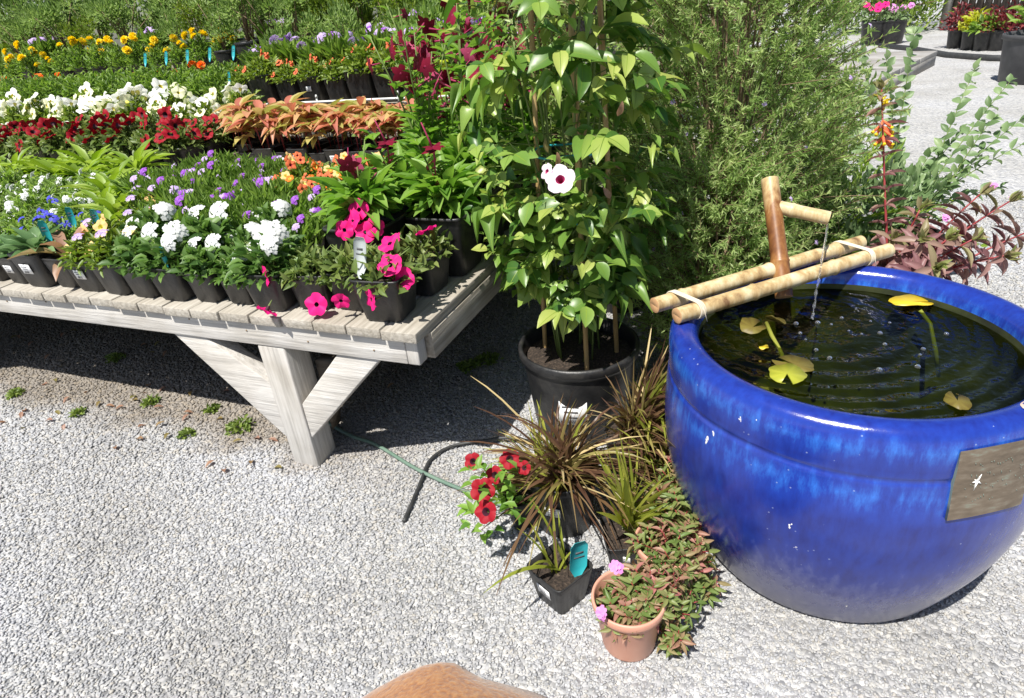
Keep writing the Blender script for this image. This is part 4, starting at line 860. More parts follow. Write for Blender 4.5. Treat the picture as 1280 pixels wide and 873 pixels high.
# bird droppings, and the bare chip on the rim
def splat(x, y, s_):
    h = pot_hit(x, y)
    if not h: return
    mb = MB(); base, nn = potpt(h[0], h[1], .0006); tx = nn.cross(Vector((0, 0, 1))).normalized(); ty = nn.cross(tx)
    for kk in range(5):
        c = base + tx * random.gauss(0, s_ * .35) + ty * random.gauss(0, s_ * .6); r_ = s_ * random.uniform(.12, .4)
        ring = [tuple(c + (tx * math.cos(t) * r_ * random.uniform(.5, 1.1) + ty * math.sin(t) * r_ * random.uniform(.8, 2))) for t in np.linspace(0, 6.28, 8, endpoint=False)]
        top = tuple(c + nn * .0012); vs = ring + [top]
        mb.raw(vs, [(8, i, (i + 1) % 8, (i + 2) % 8) for i in range(0, 8, 2)])
    mb.obj('bird_dropping', 'splat', bp)
for x, y, s_ in ((884, 552, .008), (893, 541, .005), (926, 523, .004), (945, 525, .004), (989, 657, .006), (995, 683, .003), (1058, 757, .003)): splat(x, y, s_)
h = pot_hit(1217, 598)
if h:
    mb = MB(); base, nn = potpt(h[0], h[1] - .0, .006); tx = nn.cross(Vector((0, 0, 1))).normalized(); ty = nn.cross(tx)
    for ang, ln in ((.2, .007), (1.5, .017), (2.5, .010), (4.4, .013), (5.6, .006)):
        mb.tube([tuple(base), tuple(base + (tx * math.cos(ang) + ty * math.sin(ang)) * ln)], [.0022, .0004], 5)
    mb.obj('bird_dropping', 'splat', bp)
mb = MB(); ch = P(1276, 498, .516) - BPC; ca_ = math.atan2(ch.y, ch.x)
vs = []; 
for i in range(9):
    t = i / 8; a = ca_ + (t - .5) * .16; ww = .020 * math.sin(math.pi * t)**.6 + .001
    for r_, z in ((.309 + ww * .8, None), (.309, None), (.309 - ww * .7, None)):
        pr = [(p[0], p[1]) for p in PROF if p[1] > .47 and p[0] > .278]; rr = [p[0] for p in pr][::-1]; zz = [p[1] for p in pr][::-1]
        zf = .516 - 20 * (r_ - .309)**2 + .0012; vs.append((r_ * math.cos(a), r_ * math.sin(a), zf))
mb.raw(vs, [(3 * i + k_, 3 * i + k_ + 1, 3 * i + k_ + 4, 3 * i + k_ + 3) for i in range(8) for k_ in (0, 1)]); mb.obj('rim_chip', 'chip', bp, True)
# water
mb = MB(); mb.lathe([(.2795 * t, 0) for t in (1, .8, .6, .4, .2)] + [(.0005, 0)], 64, 0, (BPC.x, BPC.y, WATZ)); wo = mb.obj('water', 'water', None, True); wo['kind'] = 'structure'
# lily pads
def pad(x, y, r_, mat, label, notch=None, sq=1, rot=0, z=.0025, fold=None, group=None):
    c = P(x, y, WATZ + z); t = thing('lily_pad', label, 'lily pad', c, rot, group); mb = MB(); n = 26; vs = [(0, 0, 0)]
    for i in range(n):
        a = .18 + (6.283 - .36) * i / (n - 1) if notch else 6.283 * i / (n - 1); rr = r_ * (1 + .05 * math.sin(5 * a) + .03 * math.sin(9 * a))
        x_, y_ = rr * math.cos(a), rr * math.sin(a) * sq; zz = .0015 * math.sin(3 * a)
        if fold: zz += fold * max(0, y_ / r_)**1.5 * r_
        vs.append((x_, y_, zz))
    up_ = len(vs); vs += [(a, b, c_ - .0012) for a, b, c_ in vs]
    q = [(0, i, i + 1, i + 2) for i in range(1, n - 1, 2)] + [(up_, up_ + i + 2, up_ + i + 1, up_ + i) for i in range(1, n - 1, 2)] + [(i, up_ + i, up_ + i + 1, i + 1) for i in range(1, n)]
    mb.raw(vs, q, 0, np.concatenate([[.5], rs.random(n), [.5], rs.random(n)])); mb.obj('blade', mat, t); return t
p1 = pad(1140, 377, .043, 'pad_yellow', 'bright yellow curled lily pad with a long submerged stalk', sq=.5, fold=.45, rot=-.2, z=.006)
pad(992, 455, .036, 'pad_brown', 'brown edged lily pad lying under the yellow green one', True, .85, 2.4, .002)
p3 = pad(984, 467, .035, 'pad_green', 'round yellow green lily pad with a notch near the front rim', True, .9, 4.4, .005)
p4 = pad(941, 409, .03, 'pad_brown', 'folded brown green lily pad half raised near the bamboo', True, .8, .6, .004, .6)
pad(970, 402, .02, 'pad_brown', 'small reddish brown lily pad tip standing up by the folded pad', True, .9, 2.2, .006, 1.2)
pad(955, 434, .010, 'pad_yellow', 'smallest lily pad, pale yellow and oval', None, .7, .3, .002)
pad(1197, 501, .026, 'pad_brown', 'brown lily pad partly hidden against the near rim of the pot', True, .7, 1.2, .003)
def stalk(par, pts, mat='lf_blade'):
    mb = MB(); c = par.matrix_world.translation if False else par.location
    mb.tube([tuple(Matrix.Rotation(-par.rotation_euler.z, 3, 'Z') @ (Vector(p) - Vector(c))) for p in pts], .0042, 6); mb.obj('stalk', mat, par, True)
stalk(p1, [P(1150, 388, WATZ + .002), P(1163, 405, WATZ - .02), P(1170, 440, WATZ - .05), P(1173, 470, WATZ - .13)])
stalk(p3, [P(958, 404, WATZ + .006), P(965, 420, WATZ + .001), P(975, 438, WATZ - .004), P(983, 456, WATZ - .006)])
# bamboo fountain lying across the rim
bf = thing('bamboo_fountain', 'bamboo water spout with an upright tube lashed on two poles across the blue pot', 'fountain', (0, 0, 0))
def culm(a, b, r_, name, mat='bamboo', nodes_=(), wall=.72, par=bf, tipcut=0):
    a, b = Vector(a), Vector(b); d = (b - a); L = d.length; d.normalize(); mb = MB(); ts = sorted(set([0, 1] + [t + e for t in nodes_ for e in (-.012 / L, -.004 / L, 0, .004 / L, .012 / L)] + list(np.linspace(0, 1, 14))))
    pts = [a + d * L * t for t in ts]; rr = [r_ * (1 + .015 * math.sin(9 * t)) * (1.14 if any(abs(t - k_) < .002 / L for k_ in nodes_) else (1.05 if any(abs(t - k_) < .006 / L for k_ in nodes_) else 1)) for t in ts]
    mb.tube(pts, rr, 20, 0, cap=False)
    for e, o_, s_ in ((a, d, 1), (b, -d, -1)):
        mb.tube([e, e - o_ * .0005, e - o_ * .0004, e + o_ * .05], [r_, r_ * .95, r_ * wall, r_ * wall * .95], 20, 1, cap=False)
        mb.tube([e + o_ * .049, e + o_ * .05], [r_ * wall, .0005], 20, 1, cap=False)
    return mb.obj(name, [mat, 'bamboo_in'], par, True)
z1 = .516 + .0165
A0, A1 = P(818, 382, z1), P(1076, 303, z1); B0, B1 = P(846, 395, z1), P(1111, 313, z1)
culm(A0, A1, .0160, 'pole', nodes_=(.12, .52, .86)); culm(B0, B1, .0158, 'pole', nodes_=(.33, .71))
up0 = P(978, 345, z1 - .02); dirp = (A1 - A0).normalized()
ctr = A0.lerp(A1, .62); nn_ = Vector((-dirp.y, dirp.x, 0)); 
mid = ((A0 + A1 + B0 + B1) / 4)
u0 = P(976, 338, z1 + .0); u1 = None
dep0 = proj(u0)[2]; u1 = D(962, 224, dep0 + .02)
print('upright', u0, u1, (u1 - u0).length)
culm(u0 - (u1 - u0).normalized() * .06, u1, .0185, 'upright_tube', 'bamboo_wet', (.30,), .8)
s0 = u0.lerp(u1, .70); s1 = D(1036, 273, proj(s0)[2] - .03)
print('spout', s0, s1)
culm(s0, s1, .0145, 'spout_tube', 'bamboo', (.35,), .75)
for t in (.085, .88):      # raffia lashings around both poles
    a = A0.lerp(A1, t); b = B0.lerp(B1, t); mb = MB()
    for k_ in range(4):
        off = dirp * (k_ * .0035 - .006); loop = []
        ax = (b - a).normalized(); 
        for j in range(13):
            th = -math.pi / 2 + math.pi * j / 12; loop.append(b + off + ax * math.cos(th) * .0180 + Vector((0, 0, 1)) * math.sin(th) * .0180)
        for j in range(13):
            th = math.pi / 2 + math.pi * j / 12; loop.append(a + off + ax * math.cos(th) * .0180 + Vector((0, 0, 1)) * math.sin(th) * .0180)
        loop.append(loop[0]); mb.tube(loop, .0016, 5)
    mb.tube([b + Vector((0, 0, .018)), b + Vector((.008, -.016, .006)), b + Vector((.014, -.022, -.018))], [.0018, .0014, .0006], 5)
    mb.obj('lashing', 'raffia', bf, True)
# falling water and bubbles
tipw = s1 + Vector((0, 0, -.012)); mb = MB(); pts = []; rr = []
for i in range(24):
    t = i / 23; pts.append(tipw.lerp(Vector((WDROP.x, WDROP.y, WATZ + .002)), t) + Vector((random.gauss(0, .0006), random.gauss(0, .0006), 0))); rr.append(.0021 * max(.12, 1 + 1.1 * t * math.sin(i * 2.3)))
mb.tube(pts, rr, 8); tag(mb.obj('water_stream', 'drop', None, True), 'thin broken stream of clear water falling from the bamboo spout', 'water')
mb = MB(); mb.lathe([(.0001, .0048)] + [(.0052 * math.sin(t), .0048 * math.cos(t)) for t in np.linspace(.25, 1.57, 6)], 16); bub = mb.mesh('bubble', 'drop', True)
for i, (x, y) in enumerate([(1020, 438), (1039, 406), (1088, 402), (1100, 417), (1112, 404), (1106, 431), (1061, 414), (1077, 418), (1150, 444), (1183, 418), (1154, 437), (1099, 463), (1037, 448), (1000, 417), (1007, 425), (1022, 404), (1052, 398), (1147, 459), (1070, 387), (995, 405)]):
    o = link('water_bubble', bub, None, P(x, y, WATZ + .0005)); s_ = random.uniform(.5, 1.1); o.scale = (s_,) * 3; tag(o, 'tiny clear bubble floating on the dark water of the blue pot', 'bubble', 'bubbles on the water')

# ------------------------------------------------------------------ vine on stakes in the big nursery pot
VC = Vector((.184, 1.545, 0)); vt = thing('potted_vine', 'tall glossy climbing vine on bamboo stakes in big black pot with pale pink bloom', 'climbing plant', VC)
mb = MB(); mb.lathe([(.001, .001), (.125, .001), (.13, .008), (.155, .225), (.156, .232), (.164, .236), (.167, .243), (.167, .258), (.164, .264), (.158, .264), (.154, .258), (.150, .22)], 64); mb.obj('pot', 'pot', vt, True)
link('soil', soil_rd(.151, .225), vt)
for a, lz in ((2.6, 1.42), (-.15, 1.3), (-1.5, 1.05), (1.2, 1.4)):
    b0 = Vector((math.cos(a) * .105, math.sin(a) * .105, .2)); b1 = Vector((math.cos(a) * .07, math.sin(a) * .07, lz)); culm(b0, b1, .0062, 'stake', 'stake', (.2, .37, .55, .72, .9), .5, vt)
def stemline(p0, p1, sag=.05, n=7):
    return [p0.lerp(p1, t) + Vector((math.sin(t * 7 + p0.x * 50), math.cos(t * 6 + p0.y * 40), 0)) * .015 + Vector((0, 0, sag * math.sin(math.pi * t))) for t in np.linspace(0, 1, n)]
mb = MB(); rs = np.random.default_rng(21); random.seed(21)
for i in range(16):
    a = random.random() * 6.28; p0 = Vector((math.cos(a) * .05, math.sin(a) * .05, .23)); a2 = a + random.uniform(-1, 1); p1 = Vector((math.cos(a2) * .1, math.sin(a2) * .1, random.uniform(.7, 1.4)))
    mb.tube(stemline(p0, p1, 0, 9), .0028, 5, 1)
for i in range(430):
    z = random.uniform(.43, 1.42) if i > 110 else random.uniform(.41, .72); a = random.random() * 6.28
    prof = float(np.interp(z, [.40, .52, .66, .88, 1.05, 1.42], [.09, .16, .195, .195, .165, .15])); r_ = prof * math.sqrt(random.uniform(.1, 1)) * random.uniform(.8, 1.15)
    p = Vector((math.cos(a) * r_, math.sin(a) * r_, z)); out = Vector((math.cos(a + random.gauss(0, .5)), math.sin(a + random.gauss(0, .5)), random.uniform(-.35, .5))).normalized()
    ln = random.uniform(.05, .095); nl = random.choice((1, 2, 2, 3)); sidev = out.cross(Vector((0, 0, 1))).normalized()
    mb.tube([tuple(p - out * .03), tuple(p + out * ln * .5), tuple(p + out * ln + Vector((0, 0, -.008)))], [.0016, .0013, .001], 4, 1)
    P_, Dd = [], []
    for j in range(nl):
        b0 = p + out * ln * (j + .5) / nl
        for s_ in (-1, 1): P_.append(tuple(b0)); Dd.append(tuple(sidev * s_ + out * .55 + Vector((0, 0, random.uniform(-.5, .2)))))
    P_.append(tuple(p + out * ln)); Dd.append(tuple(out + Vector((0, 0, random.uniform(-.7, .1)))))
    k_ = len(P_); sz = random.choice((.5, .7, .9, 1.05, 1.3)); up_ = np.array([0, 0, 1.]) + np.array(tuple(out)) * .45 + rs.normal(size=(k_, 3)) * .35
    L_ = .055 * sz * (.7 + .5 * rs.random(k_)); W_ = .029 * sz * (.75 + .45 * rs.random(k_)); which = random.choice((0, 0, 1, 2)); st_ = np.random.default_rng(i).normal
    Dd = np.array(Dd) / np.linalg.norm(Dd, axis=1, keepdims=True); mb.inst((VINE, VINE2, CURL)[which], P_, Dd, up_, L_, W_)
    mb.inst((VEIN, VEIN2, VEINC)[which], np.array(P_), Dd, up_, L_, W_, 2)
mb.obj('foliage', ['lf_vine', 'stem_green', 'lf_fern'], vt, True)
fp = D(700, 224, proj(VC + Vector((-.05, -.33, .68)))[2]) - VC; put('flower', FL['palepink'], vt, fp, Vector((-.2, -.8, .6)), .062)
fp = D(683, 215, proj(VC + Vector((-.05, -.31, .68)))[2]) - VC; put('flower', FL['palepink'], vt, fp, Vector((-.8, -.5, .3)), .036)
mb = MB()
for z in (.62, .78): mb.tube([Vector((.085 * math.cos(t), .085 * math.sin(t), z + .004 * math.sin(3 * t))) for t in np.linspace(0, 6.283, 24)], .0028, 5)
mb.obj('plant_tie', 'tag_teal', vt)
st = link('price_sticker', sticker_mesh(.075, .07), vt); a = math.atan2(-1, -.28); st.location = Vector((math.cos(a) * .1462, math.sin(a) * .1462, .125)); st.rotation_euler = (-.115, 0, a + math.pi / 2)
M['brownbit'] = M['lf_wilt']
mb = MB(); mb.inst(WAVY, np.c_[rs.uniform(-.08, .1, 9), rs.uniform(-.2, -.1, 9), rs.uniform(.7, 1.0, 9)], np.c_[rs.normal(size=(9, 2)) * .3, -np.ones(9)], unit(9), .03, .014); o = mb.obj('dead_leaves', 'lf_wilt', vt); o['kind'] = 'stuff'

# ------------------------------------------------------------------ shrubs behind the blue pot
def base_pot(t, r_, h):
    link('pot', round_pot(r_, r_ * .82, h), t); link('soil', soil_rd(r_ * .9, h * .88), t)
def needle_bush(name, label, loc, r_, z0, z1, n, mat, L, W, nl=24, sl_=.13, flo=0, pot=(.16, .28), lean=0):
    t = thing(name, label, 'shrub', loc); base_pot(t, *pot); mb = MB()
    for i in range(n):
        f = random.random(); z = z0 + (z1 - z0) * f; a = random.random() * 6.28; prof = r_ * (math.sin(math.pi * min(1, .16 + .80 * f))**.6) 
        rr = prof * math.sqrt(random.uniform(.1, 1)) * random.uniform(.85, 1.15); b0 = Vector((math.cos(a) * rr, math.sin(a) * rr, z))
        d = Vector((math.cos(a) * .8, math.sin(a) * .8, .6)) + Vector((random.gauss(0, .4), random.gauss(0, .4), random.gauss(0, .3))); d.normalize(); ln = sl_ * random.uniform(.6, 1.2); e = b0 + d * ln + Vector((0, 0, .01))
        mb.tube([tuple(b0 - d * .04), tuple(b0.lerp(e, .5) + Vector((0, 0, .004))), tuple(e)], [.0012, .0010, .0006], 4, 1)
        if i % 40 == 0: mb.tube([(0, 0, pot[1] * .8), tuple(b0 * .45 + Vector((0, 0, z * .2))), tuple(b0 - d * .04)], [.006, .004, .002], 5, 1)
        tt = np.sort(rs.random(nl)); pos = np.array([tuple(b0)]) + (np.array(tuple(e - b0)))[None] * tt[:, None]; dd = unit(nl) * .9 + np.array(tuple(d)) * .8
        mb.inst(ND, pos, dd, unit(nl) + np.array([0, 0, .6]), L * (.6 + .6 * rs.random(nl)), W, 0, np.clip(rs.random() * .7 + .3 * rs.random(nl), 0, 1))
    mb.obj('foliage', [mat, 'stem_brown'], t)
    for i in range(flo):
        a = random.uniform(-2.9, -.3); z = random.uniform(z0 + .2, z1); rr = r_ * 1.0
        put('flower', FL['lilac'], t, (math.cos(a) * rr, math.sin(a) * rr, z), (math.cos(a), math.sin(a), .5), random.uniform(.4, .6))
    return t
needle_bush('potted_shrub', 'large fine needled grey green shrub with tiny lilac flowers behind the bamboo poles', Vector((.74, 2.02, 0)), .34, .16, 1.36, 2300, 'lf_bush', .020, .0042, 36, .11, 14)
needle_bush('potted_shrub', 'smaller needled shrub low beside the vine, behind the left pole end', Vector((.60, 1.72, 0)), .20, .12, .66, 800, 'lf_bush', .019, .0042, 34, .10, 3, (.12, .2))
needle_bush('potted_shrub', 'needled shrub standing deeper behind the vine', Vector((.45, 2.35, 0)), .30, .25, 1.38, 700, 'lf_bush', .026, .007, 24, .14, 2)
# feathery plant
t = thing('feathery_plant', 'bright feathery leaved plant in a black pot behind the bamboo spout', 'plant', Vector((1.16, 2.18, 0))); base_pot(t, .14, .22); mb = MB()
for i in range(46):
    a = random.random() * 6.28; e = random.uniform(.3, 1.3); ln = random.uniform(.36, .58); b0 = Vector((0, 0, .2)); d = Vector((math.cos(a) * math.cos(e), math.sin(a) * math.cos(e), math.sin(e)))
    pts = [b0 + d * ln * s_ + Vector((0, 0, -.12 * s_**2)) for s_ in np.linspace(0, 1, 6)]; mb.tube(pts, [.002] * 5 + [.0008], 4, 1); sidev = d.cross(Vector((0, 0, 1))).normalized()
    for s_ in np.linspace(.3, 1, 13):
        p = b0 + d * ln * s_ + Vector((0, 0, -.12 * s_**2))
        for sg in (-1, 1):
            q = p + sidev * sg * .045 * (1.25 - s_) + d * .012; mm = 6; ps = [tuple(p.lerp(q, w_)) for w_ in np.linspace(.1, 1, mm)]
            mb.inst(ND, ps * 2, [tuple(d + sidev * sg * .3)] * mm + [tuple(-d * .4 + sidev * sg * .7)] * mm, [0, 0, 1], .014, .0048)
mb.obj('foliage', ['lf_fern', 'stem_green'], t)
# silvery arching branches
t = thing('arching_shrub', 'shrub with long arching branches of round silvery green leaves reaching over the gravel', 'shrub', Vector((1.40, 2.12, 0))); base_pot(t, .15, .26); mb = MB(); o0 = Vector((1.40, 2.12, 0))
TG = [(1143, 42, 2.15), (1075, 70, 2.3), (1108, 75, 2.25), (1218, 88, 2.2), (1262, 103, 2.15), (1240, 150, 2.1), (1274, 152, 2.1), (1276, 182, 2.05), (1200, 165, 2.25), (1165, 190, 2.2), (1150, 215, 2.2), (1120, 170, 2.3), (1060, 140, 2.35), (1225, 200, 2.1), (1095, 215, 2.25), (1180, 235, 2.05), (1250, 235, 2.2), (1035, 190, 2.3), (1060, 235, 2.2)]
for x, y, d in TG:
    e = D(x, y, d) - o0; b0 = Vector((random.gauss(0, .03), random.gauss(0, .03), .24)); m_ = b0.lerp(e, .5) + Vector((0, 0, .06)); pts = [b0 * (1 - s_)**2 + m_ * 2 * s_ * (1 - s_) + e * s_ * s_ for s_ in np.linspace(0, 1, 10)]
    mb.tube(pts, list(np.linspace(.0035, .001, 10)), 5, 1)
    L_ = sum((pts[i + 1] - pts[i]).length for i in range(9)); nn = int(L_ / .034)
    for i in range(nn):
        s_ = .22 + .78 * i / max(1, nn - 1); p = b0 * (1 - s_)**2 + m_ * 2 * s_ * (1 - s_) + e * s_ * s_; tn = ((m_ - b0) * (1 - s_) + (e - m_) * s_).normalized(); sv = tn.cross(Vector((0, 0, 1))).normalized(); uv_ = sv.cross(tn)
        a = i * 1.57 + random.gauss(0, .6)
        for sg in (-1, 1):
            dv = (sv * math.cos(a) + uv_ * math.sin(a)) * sg + tn * .8
            mb.inst(OV, [tuple(p)], [tuple(dv)], [tuple(uv_ + tn * .2)], random.uniform(.032, .05) * (1.1 - .3 * s_), random.uniform(.02, .029))
    mb.inst(OV, [tuple(e)] * 2, [tuple(tn), tuple(tn + sv * .3)], [0, 0, 1], .026, .014)
mb.obj('foliage', ['lf_silver', 'stem_green'], t)
t = sp_shrub('rd15', 'lf_silver', .19, .34, 900, .034, .02); t.location = (1.26, 2.0, 0); t.name = 'potted_shrub'; tag(t, 'leafy silvery green bush low in a black pot beneath the arching branches', 'shrub')
t = sp_shrub('rd15', 'lf_dark', .20, .36, 1000, .03, .014); t.location = (1.0, 2.05, 0); t.name = 'potted_shrub'; tag(t, 'dense green bush in a black pot just behind the bamboo spout', 'shrub')
# purple leaved plant and the orange flowered stem
def whorl_stem(mb, pts, L, W, gap=.022, start=.15):
    pts = [Vector(p) for p in pts]; mb.tube(pts, list(np.linspace(.0045, .002, len(pts))), 6, 1); L_ = [(pts[i + 1] - pts[i]).length for i in range(len(pts) - 1)]; tot = sum(L_); s_ = start * tot; k_ = 0
    while s_ < tot:
        i = 0; r_ = s_
        while i < len(L_) - 1 and r_ > L_[i]: r_ -= L_[i]; i += 1
        p = pts[i].lerp(pts[i + 1], min(1, r_ / L_[i])); tn = (pts[i + 1] - pts[i]).normalized(); a0_ = tn.orthogonal().normalized(); b0_ = tn.cross(a0_); f = s_ / tot
        for j in range(4):
            a = k_ * .8 + j * 1.571; dv = (a0_ * math.cos(a) + b0_ * math.sin(a)) + tn * random.uniform(-.1, .5)
            rnd = np.array([min(.99, max(0, random.uniform(0, .55) + (.35 if f > .9 else 0)))]); mb.inst(LAN, [tuple(p)], [tuple(dv)], [tuple(tn)], L * random.uniform(.7, 1.15) * (1 - .35 * f), W * random.uniform(.8, 1.1), 0, rnd)
        s_ += gap * random.uniform(.8, 1.3); k_ += 1
    e = pts[-1]; nn = 10; dd = unit(nn) * .6 + np.array(tuple(tn)); mb.inst(LAN, [tuple(e)] * nn, dd, unit(nn), L * .4, W * .7, 0, rs.uniform(.75, .99, nn))
t = thing('purple_leaf_plant', 'bushy plant with narrow purple bronze leaves leaning over the far rim of the blue pot', 'plant', Vector((1.10, 1.66, 0))); base_pot(t, .13, .24); o0 = t.location.copy(); mb = MB()
for x, y, d in [(1152, 300, 1.62), (1150, 262, 1.72), (1225, 243, 1.75), (1262, 252, 1.7), (1183, 300, 1.65), (1255, 320, 1.6), (1285, 290, 1.7), (1170, 335, 1.52), (1215, 300, 1.62)]:
    e = D(x, y, d) - o0; b0 = Vector((random.gauss(0, .02), random.gauss(0, .02), .22)); m_ = b0.lerp(e, .5) + Vector((0, 0, .04)); whorl_stem(mb, [b0 * (1 - s_)**2 + m_ * 2 * s_ * (1 - s_) + e * s_ * s_ for s_ in np.linspace(0, 1, 8)], .095, .018, .032)
mb.obj('foliage', ['lf_purple', 'stem_red'], t)
for x, y, d in ((1243, 232, 1.74), (1182, 272, 1.66), (1268, 248, 1.7)): put('flower', FL['pink'], t, D(x, y, d) - o0, (-.2, -.6, .6), .8)
t = thing('orange_flowered_plant', 'single dark stem topped by orange and yellow tubular flowers behind the pot rim', 'flowering plant', Vector((1.02, 1.80, 0))); base_pot(t, .10, .2); o0 = t.location.copy(); mb = MB()
b0 = Vector((0, 0, .18)); p1_ = D(1110, 335, 1.78) - o0; p2_ = D(1106, 240, 1.74) - o0; p3_ = D(1102, 112, 1.68) - o0
whorl_stem(mb, [b0, p1_, p1_.lerp(p2_, .5), p2_, p2_.lerp(p3_, .5), p3_], .075, .016, .04, .3)
b1 = D(1115, 300, 1.72) - o0; whorl_stem(mb, [b0, b0.lerp(b1, .6), b1], .09, .018, .03, .4)
mb.obj('foliage', ['lf_purple', 'stem_red'], t)
mb2 = MB(); mb2.tube([(0, 0, 0), (0, 0, .012), (0, 0, .026)], [.0012, .0035, .003], 8, 0); mb2.tube([(0, 0, .0255), (0, 0, .031)], [.0031, .0042], 8, 1); tubem = mb2.mesh('tubular bloom', ['coral', 'yellow'], True)
mb2 = MB(); mb2.tube([(0, 0, 0), (0, 0, .010), (0, 0, .02)], [.0015, .0038, .0012], 8, 0); budm = mb2.mesh('flower bud', ['yellow'], True)
for i in range(22):
    f = random.uniform(.45, 1); p = p2_.lerp(p3_, f); a = random.random() * 6.28; put('flower' if f < .75 else 'bud', tubem if f < .75 else budm, t, p, (math.cos(a), math.sin(a), -.7 if f < .75 else .4), 1.1)

# ------------------------------------------------------------------ pots in front
def blade_path(b0, e, sag=.3, n=7):
    b0, e = Vector(b0), Vector(e); m_ = b0.lerp(e, .45) + Vector((0, 0, (e - b0).length * sag)); return [b0 * (1 - s_)**2 + m_ * 2 * s_ * (1 - s_) + e * s_ * s_ for s_ in np.linspace(0, 1, n)]
def blades(mb, b0, n, rmax, zlo, zhi, W, mat=0, sag=.3, bias=(0, 0), am=None):
    fans = [(random.random() * 6.28, random.gauss(0, .022), random.gauss(0, .022), random.uniform(.65, 1.1)) for _ in range(max(3, n // 14))]
    for i in range(n):
        fa, fx, fy, fs = random.choice(fans); a = fa + random.gauss(0, .55); r_ = rmax * fs * math.sqrt(random.uniform(.03, 1)); e = Vector(b0) + Vector((math.cos(a) * r_ + bias[0], math.sin(a) * r_ + bias[1], zlo + (zhi - zlo) * fs * (1 - (r_ / rmax)**1.6 * .85) * random.uniform(.55, 1.1)))
        p0 = Vector(b0) + Vector((fx + random.gauss(0, .006), fy + random.gauss(0, .006), 0)); pts = blade_path(p0, e, sag * random.uniform(.1, 1.5)); ww = W * random.choice((.5, .7, .9, 1.1, 1.5))
        tw = random.gauss(0, .5)
        mb.strip(pts, [ww * .8, ww, ww, ww * .95, ww * .8, ww * .5, ww * .05], (math.cos(a + tw) * .7, math.sin(a + tw) * .7, 1), mat, random.random())
def grasspot(label, loc, n, rmax, zlo, zhi, W, mats=('lf_bronze', 'lf_straw', 'lf_blade'), kind='rd15', nstraw=7, bias=(0, 0)):
    t = thing('potted_grass', label, 'ornamental grass', loc); link('pot', PM[kind][0], t); link('soil', PM[kind][1], t); h = PH[kind]; mb = MB()
    blades(mb, (0, 0, h - .02), n, rmax, zlo, zhi, W, 0, .3, bias); blades(mb, (0, 0, h - .02), n // 5, rmax, zlo, zhi * 1.1, W * .9, 2, .25, bias); blades(mb, (0, 0, h - .02), nstraw, rmax * 1.1, zlo, zhi * 1.15, W * .7, 1, .2, bias)
    mb.obj('foliage', list(mats), t); return t
t = grasspot('bronze strap leaved grass in round black pot with white sticker beside the red petunias', Vector((.085, 1.145, 0)), 230, .27, -.06, .27, .0066, nstraw=18, bias=(.0, -.03))
add_sticker(t, 'rd15', 0); mb = MB(); o0 = t.location.copy()
for (x, y, d), (x2, y2, d2), m_ in [((700, 600, 1.32), (588, 470, 1.42), 1), ((690, 590, 1.3), (592, 508, 1.35), 0), ((720, 620, 1.3), (620, 745, 1.12), 0), ((740, 640, 1.28), (705, 605, 1.25), 1), ((735, 600, 1.3), (740, 505, 1.4), 2), ((700, 640, 1.28), (575, 552, 1.38), 0)]:
    b0 = Vector((0, 0, .14)); e = D(x2, y2, d2) - o0; mb.strip(blade_path(b0, e, .22), [.005, .007, .007, .006, .005, .004, .0008], (.2, -.3, 1), m_, random.random())
mb.obj('long_blade', ['lf_bronze', 'lf_straw', 'lf_blade'], t)
t = grasspot('darker bronze grass in a black pot between the vine pot and the blue pot', Vector((.285, 1.27, 0)), 220, .19, .0, .32, .0066, nstraw=16, bias=(.03, -.03)); o0 = t.location.copy(); mb = MB()
for x2, y2, d2, m_ in [(835, 432, 1.5, 1), (815, 405, 1.6, 1), (900, 616, 1.15, 0), (800, 520, 1.4, 2), (845, 560, 1.25, 0), (835, 470, 1.4, 2)]:
    e = D(x2, y2, d2) - o0; mb.strip(blade_path((0, 0, .14), e, .12), [.005, .006, .006, .006, .005, .004, .0008], (.2, -.3, 1), m_, random.random())
mb.obj('long_blade', ['lf_bronze', 'lf_straw', 'lf_blade'], t)
grasspot('reddish bronze grass crowded low against the left wall of the blue pot', Vector((.32, 1.14, 0)), 110, .16, .03, .27, .008, kind='rd10', bias=(-.01, 0))
t = thing('potted_grass', 'upright yellow green spiky plant in a black pot behind the clay coloured pot', 'ornamental grass', Vector((.205, 1.0, 0))); link('pot', PM['sq10'][0], t); link('soil', PM['sq10'][1], t); mb = MB()
blades(mb, (0, 0, .08), 40, .11, .12, .30, .010, 0, .1); mb.obj('foliage', 'lf_blade', t); add_sticker(t, 'sq10', 0)
# small square pot with a teal tag
t = thing('potted_grass', 'sparse green blades in a small square black pot with a teal tag, turned corner forward', 'ornamental grass', Vector((.052, .925, 0)), R(38)); link('pot', PM['sq10'][0], t); link('soil', PM['sq10'][1], t); mb = MB()
for e, W in (((-.09, -.02, .17), .009), ((-.03, .05, .2), .008), ((.02, .03, .21), .008), ((.05, .05, .17), .007), ((-.06, .05, .2), .007), ((.0, .07, .22), .008), ((.03, -.02, .13), .006)):
    mb.strip(blade_path((random.gauss(0, .006), random.gauss(0, .006), .075), e, .25), [W * .8, W, W, W * .9, W * .7, W * .4, .0006], (.1, -.2, 1), 0, random.random())
mb.strip(blade_path((0, 0, .075), Matrix.Rotation(-R(38), 3, 'Z') @ (D(604, 742, 1.16) - t.location), .3), [.006, .009, .010, .009, .007, .004, .0006], (.1, -.2, 1), 0, .2)
mb.obj('foliage', 'lf_blade', t); tg = add_tag(t, TAGT, Matrix.Rotation(-R(38), 3, 'Z') @ Vector((.034, -.018, .066)), R(20), -.1, 1.15); tg.scale = (1.75, 1, 1.1)
sk_ = add_sticker(t, 'sq10', 0); sk_.rotation_euler = (.14, 0, -math.pi / 2); sk_.location = (-.0475, 0, .052)
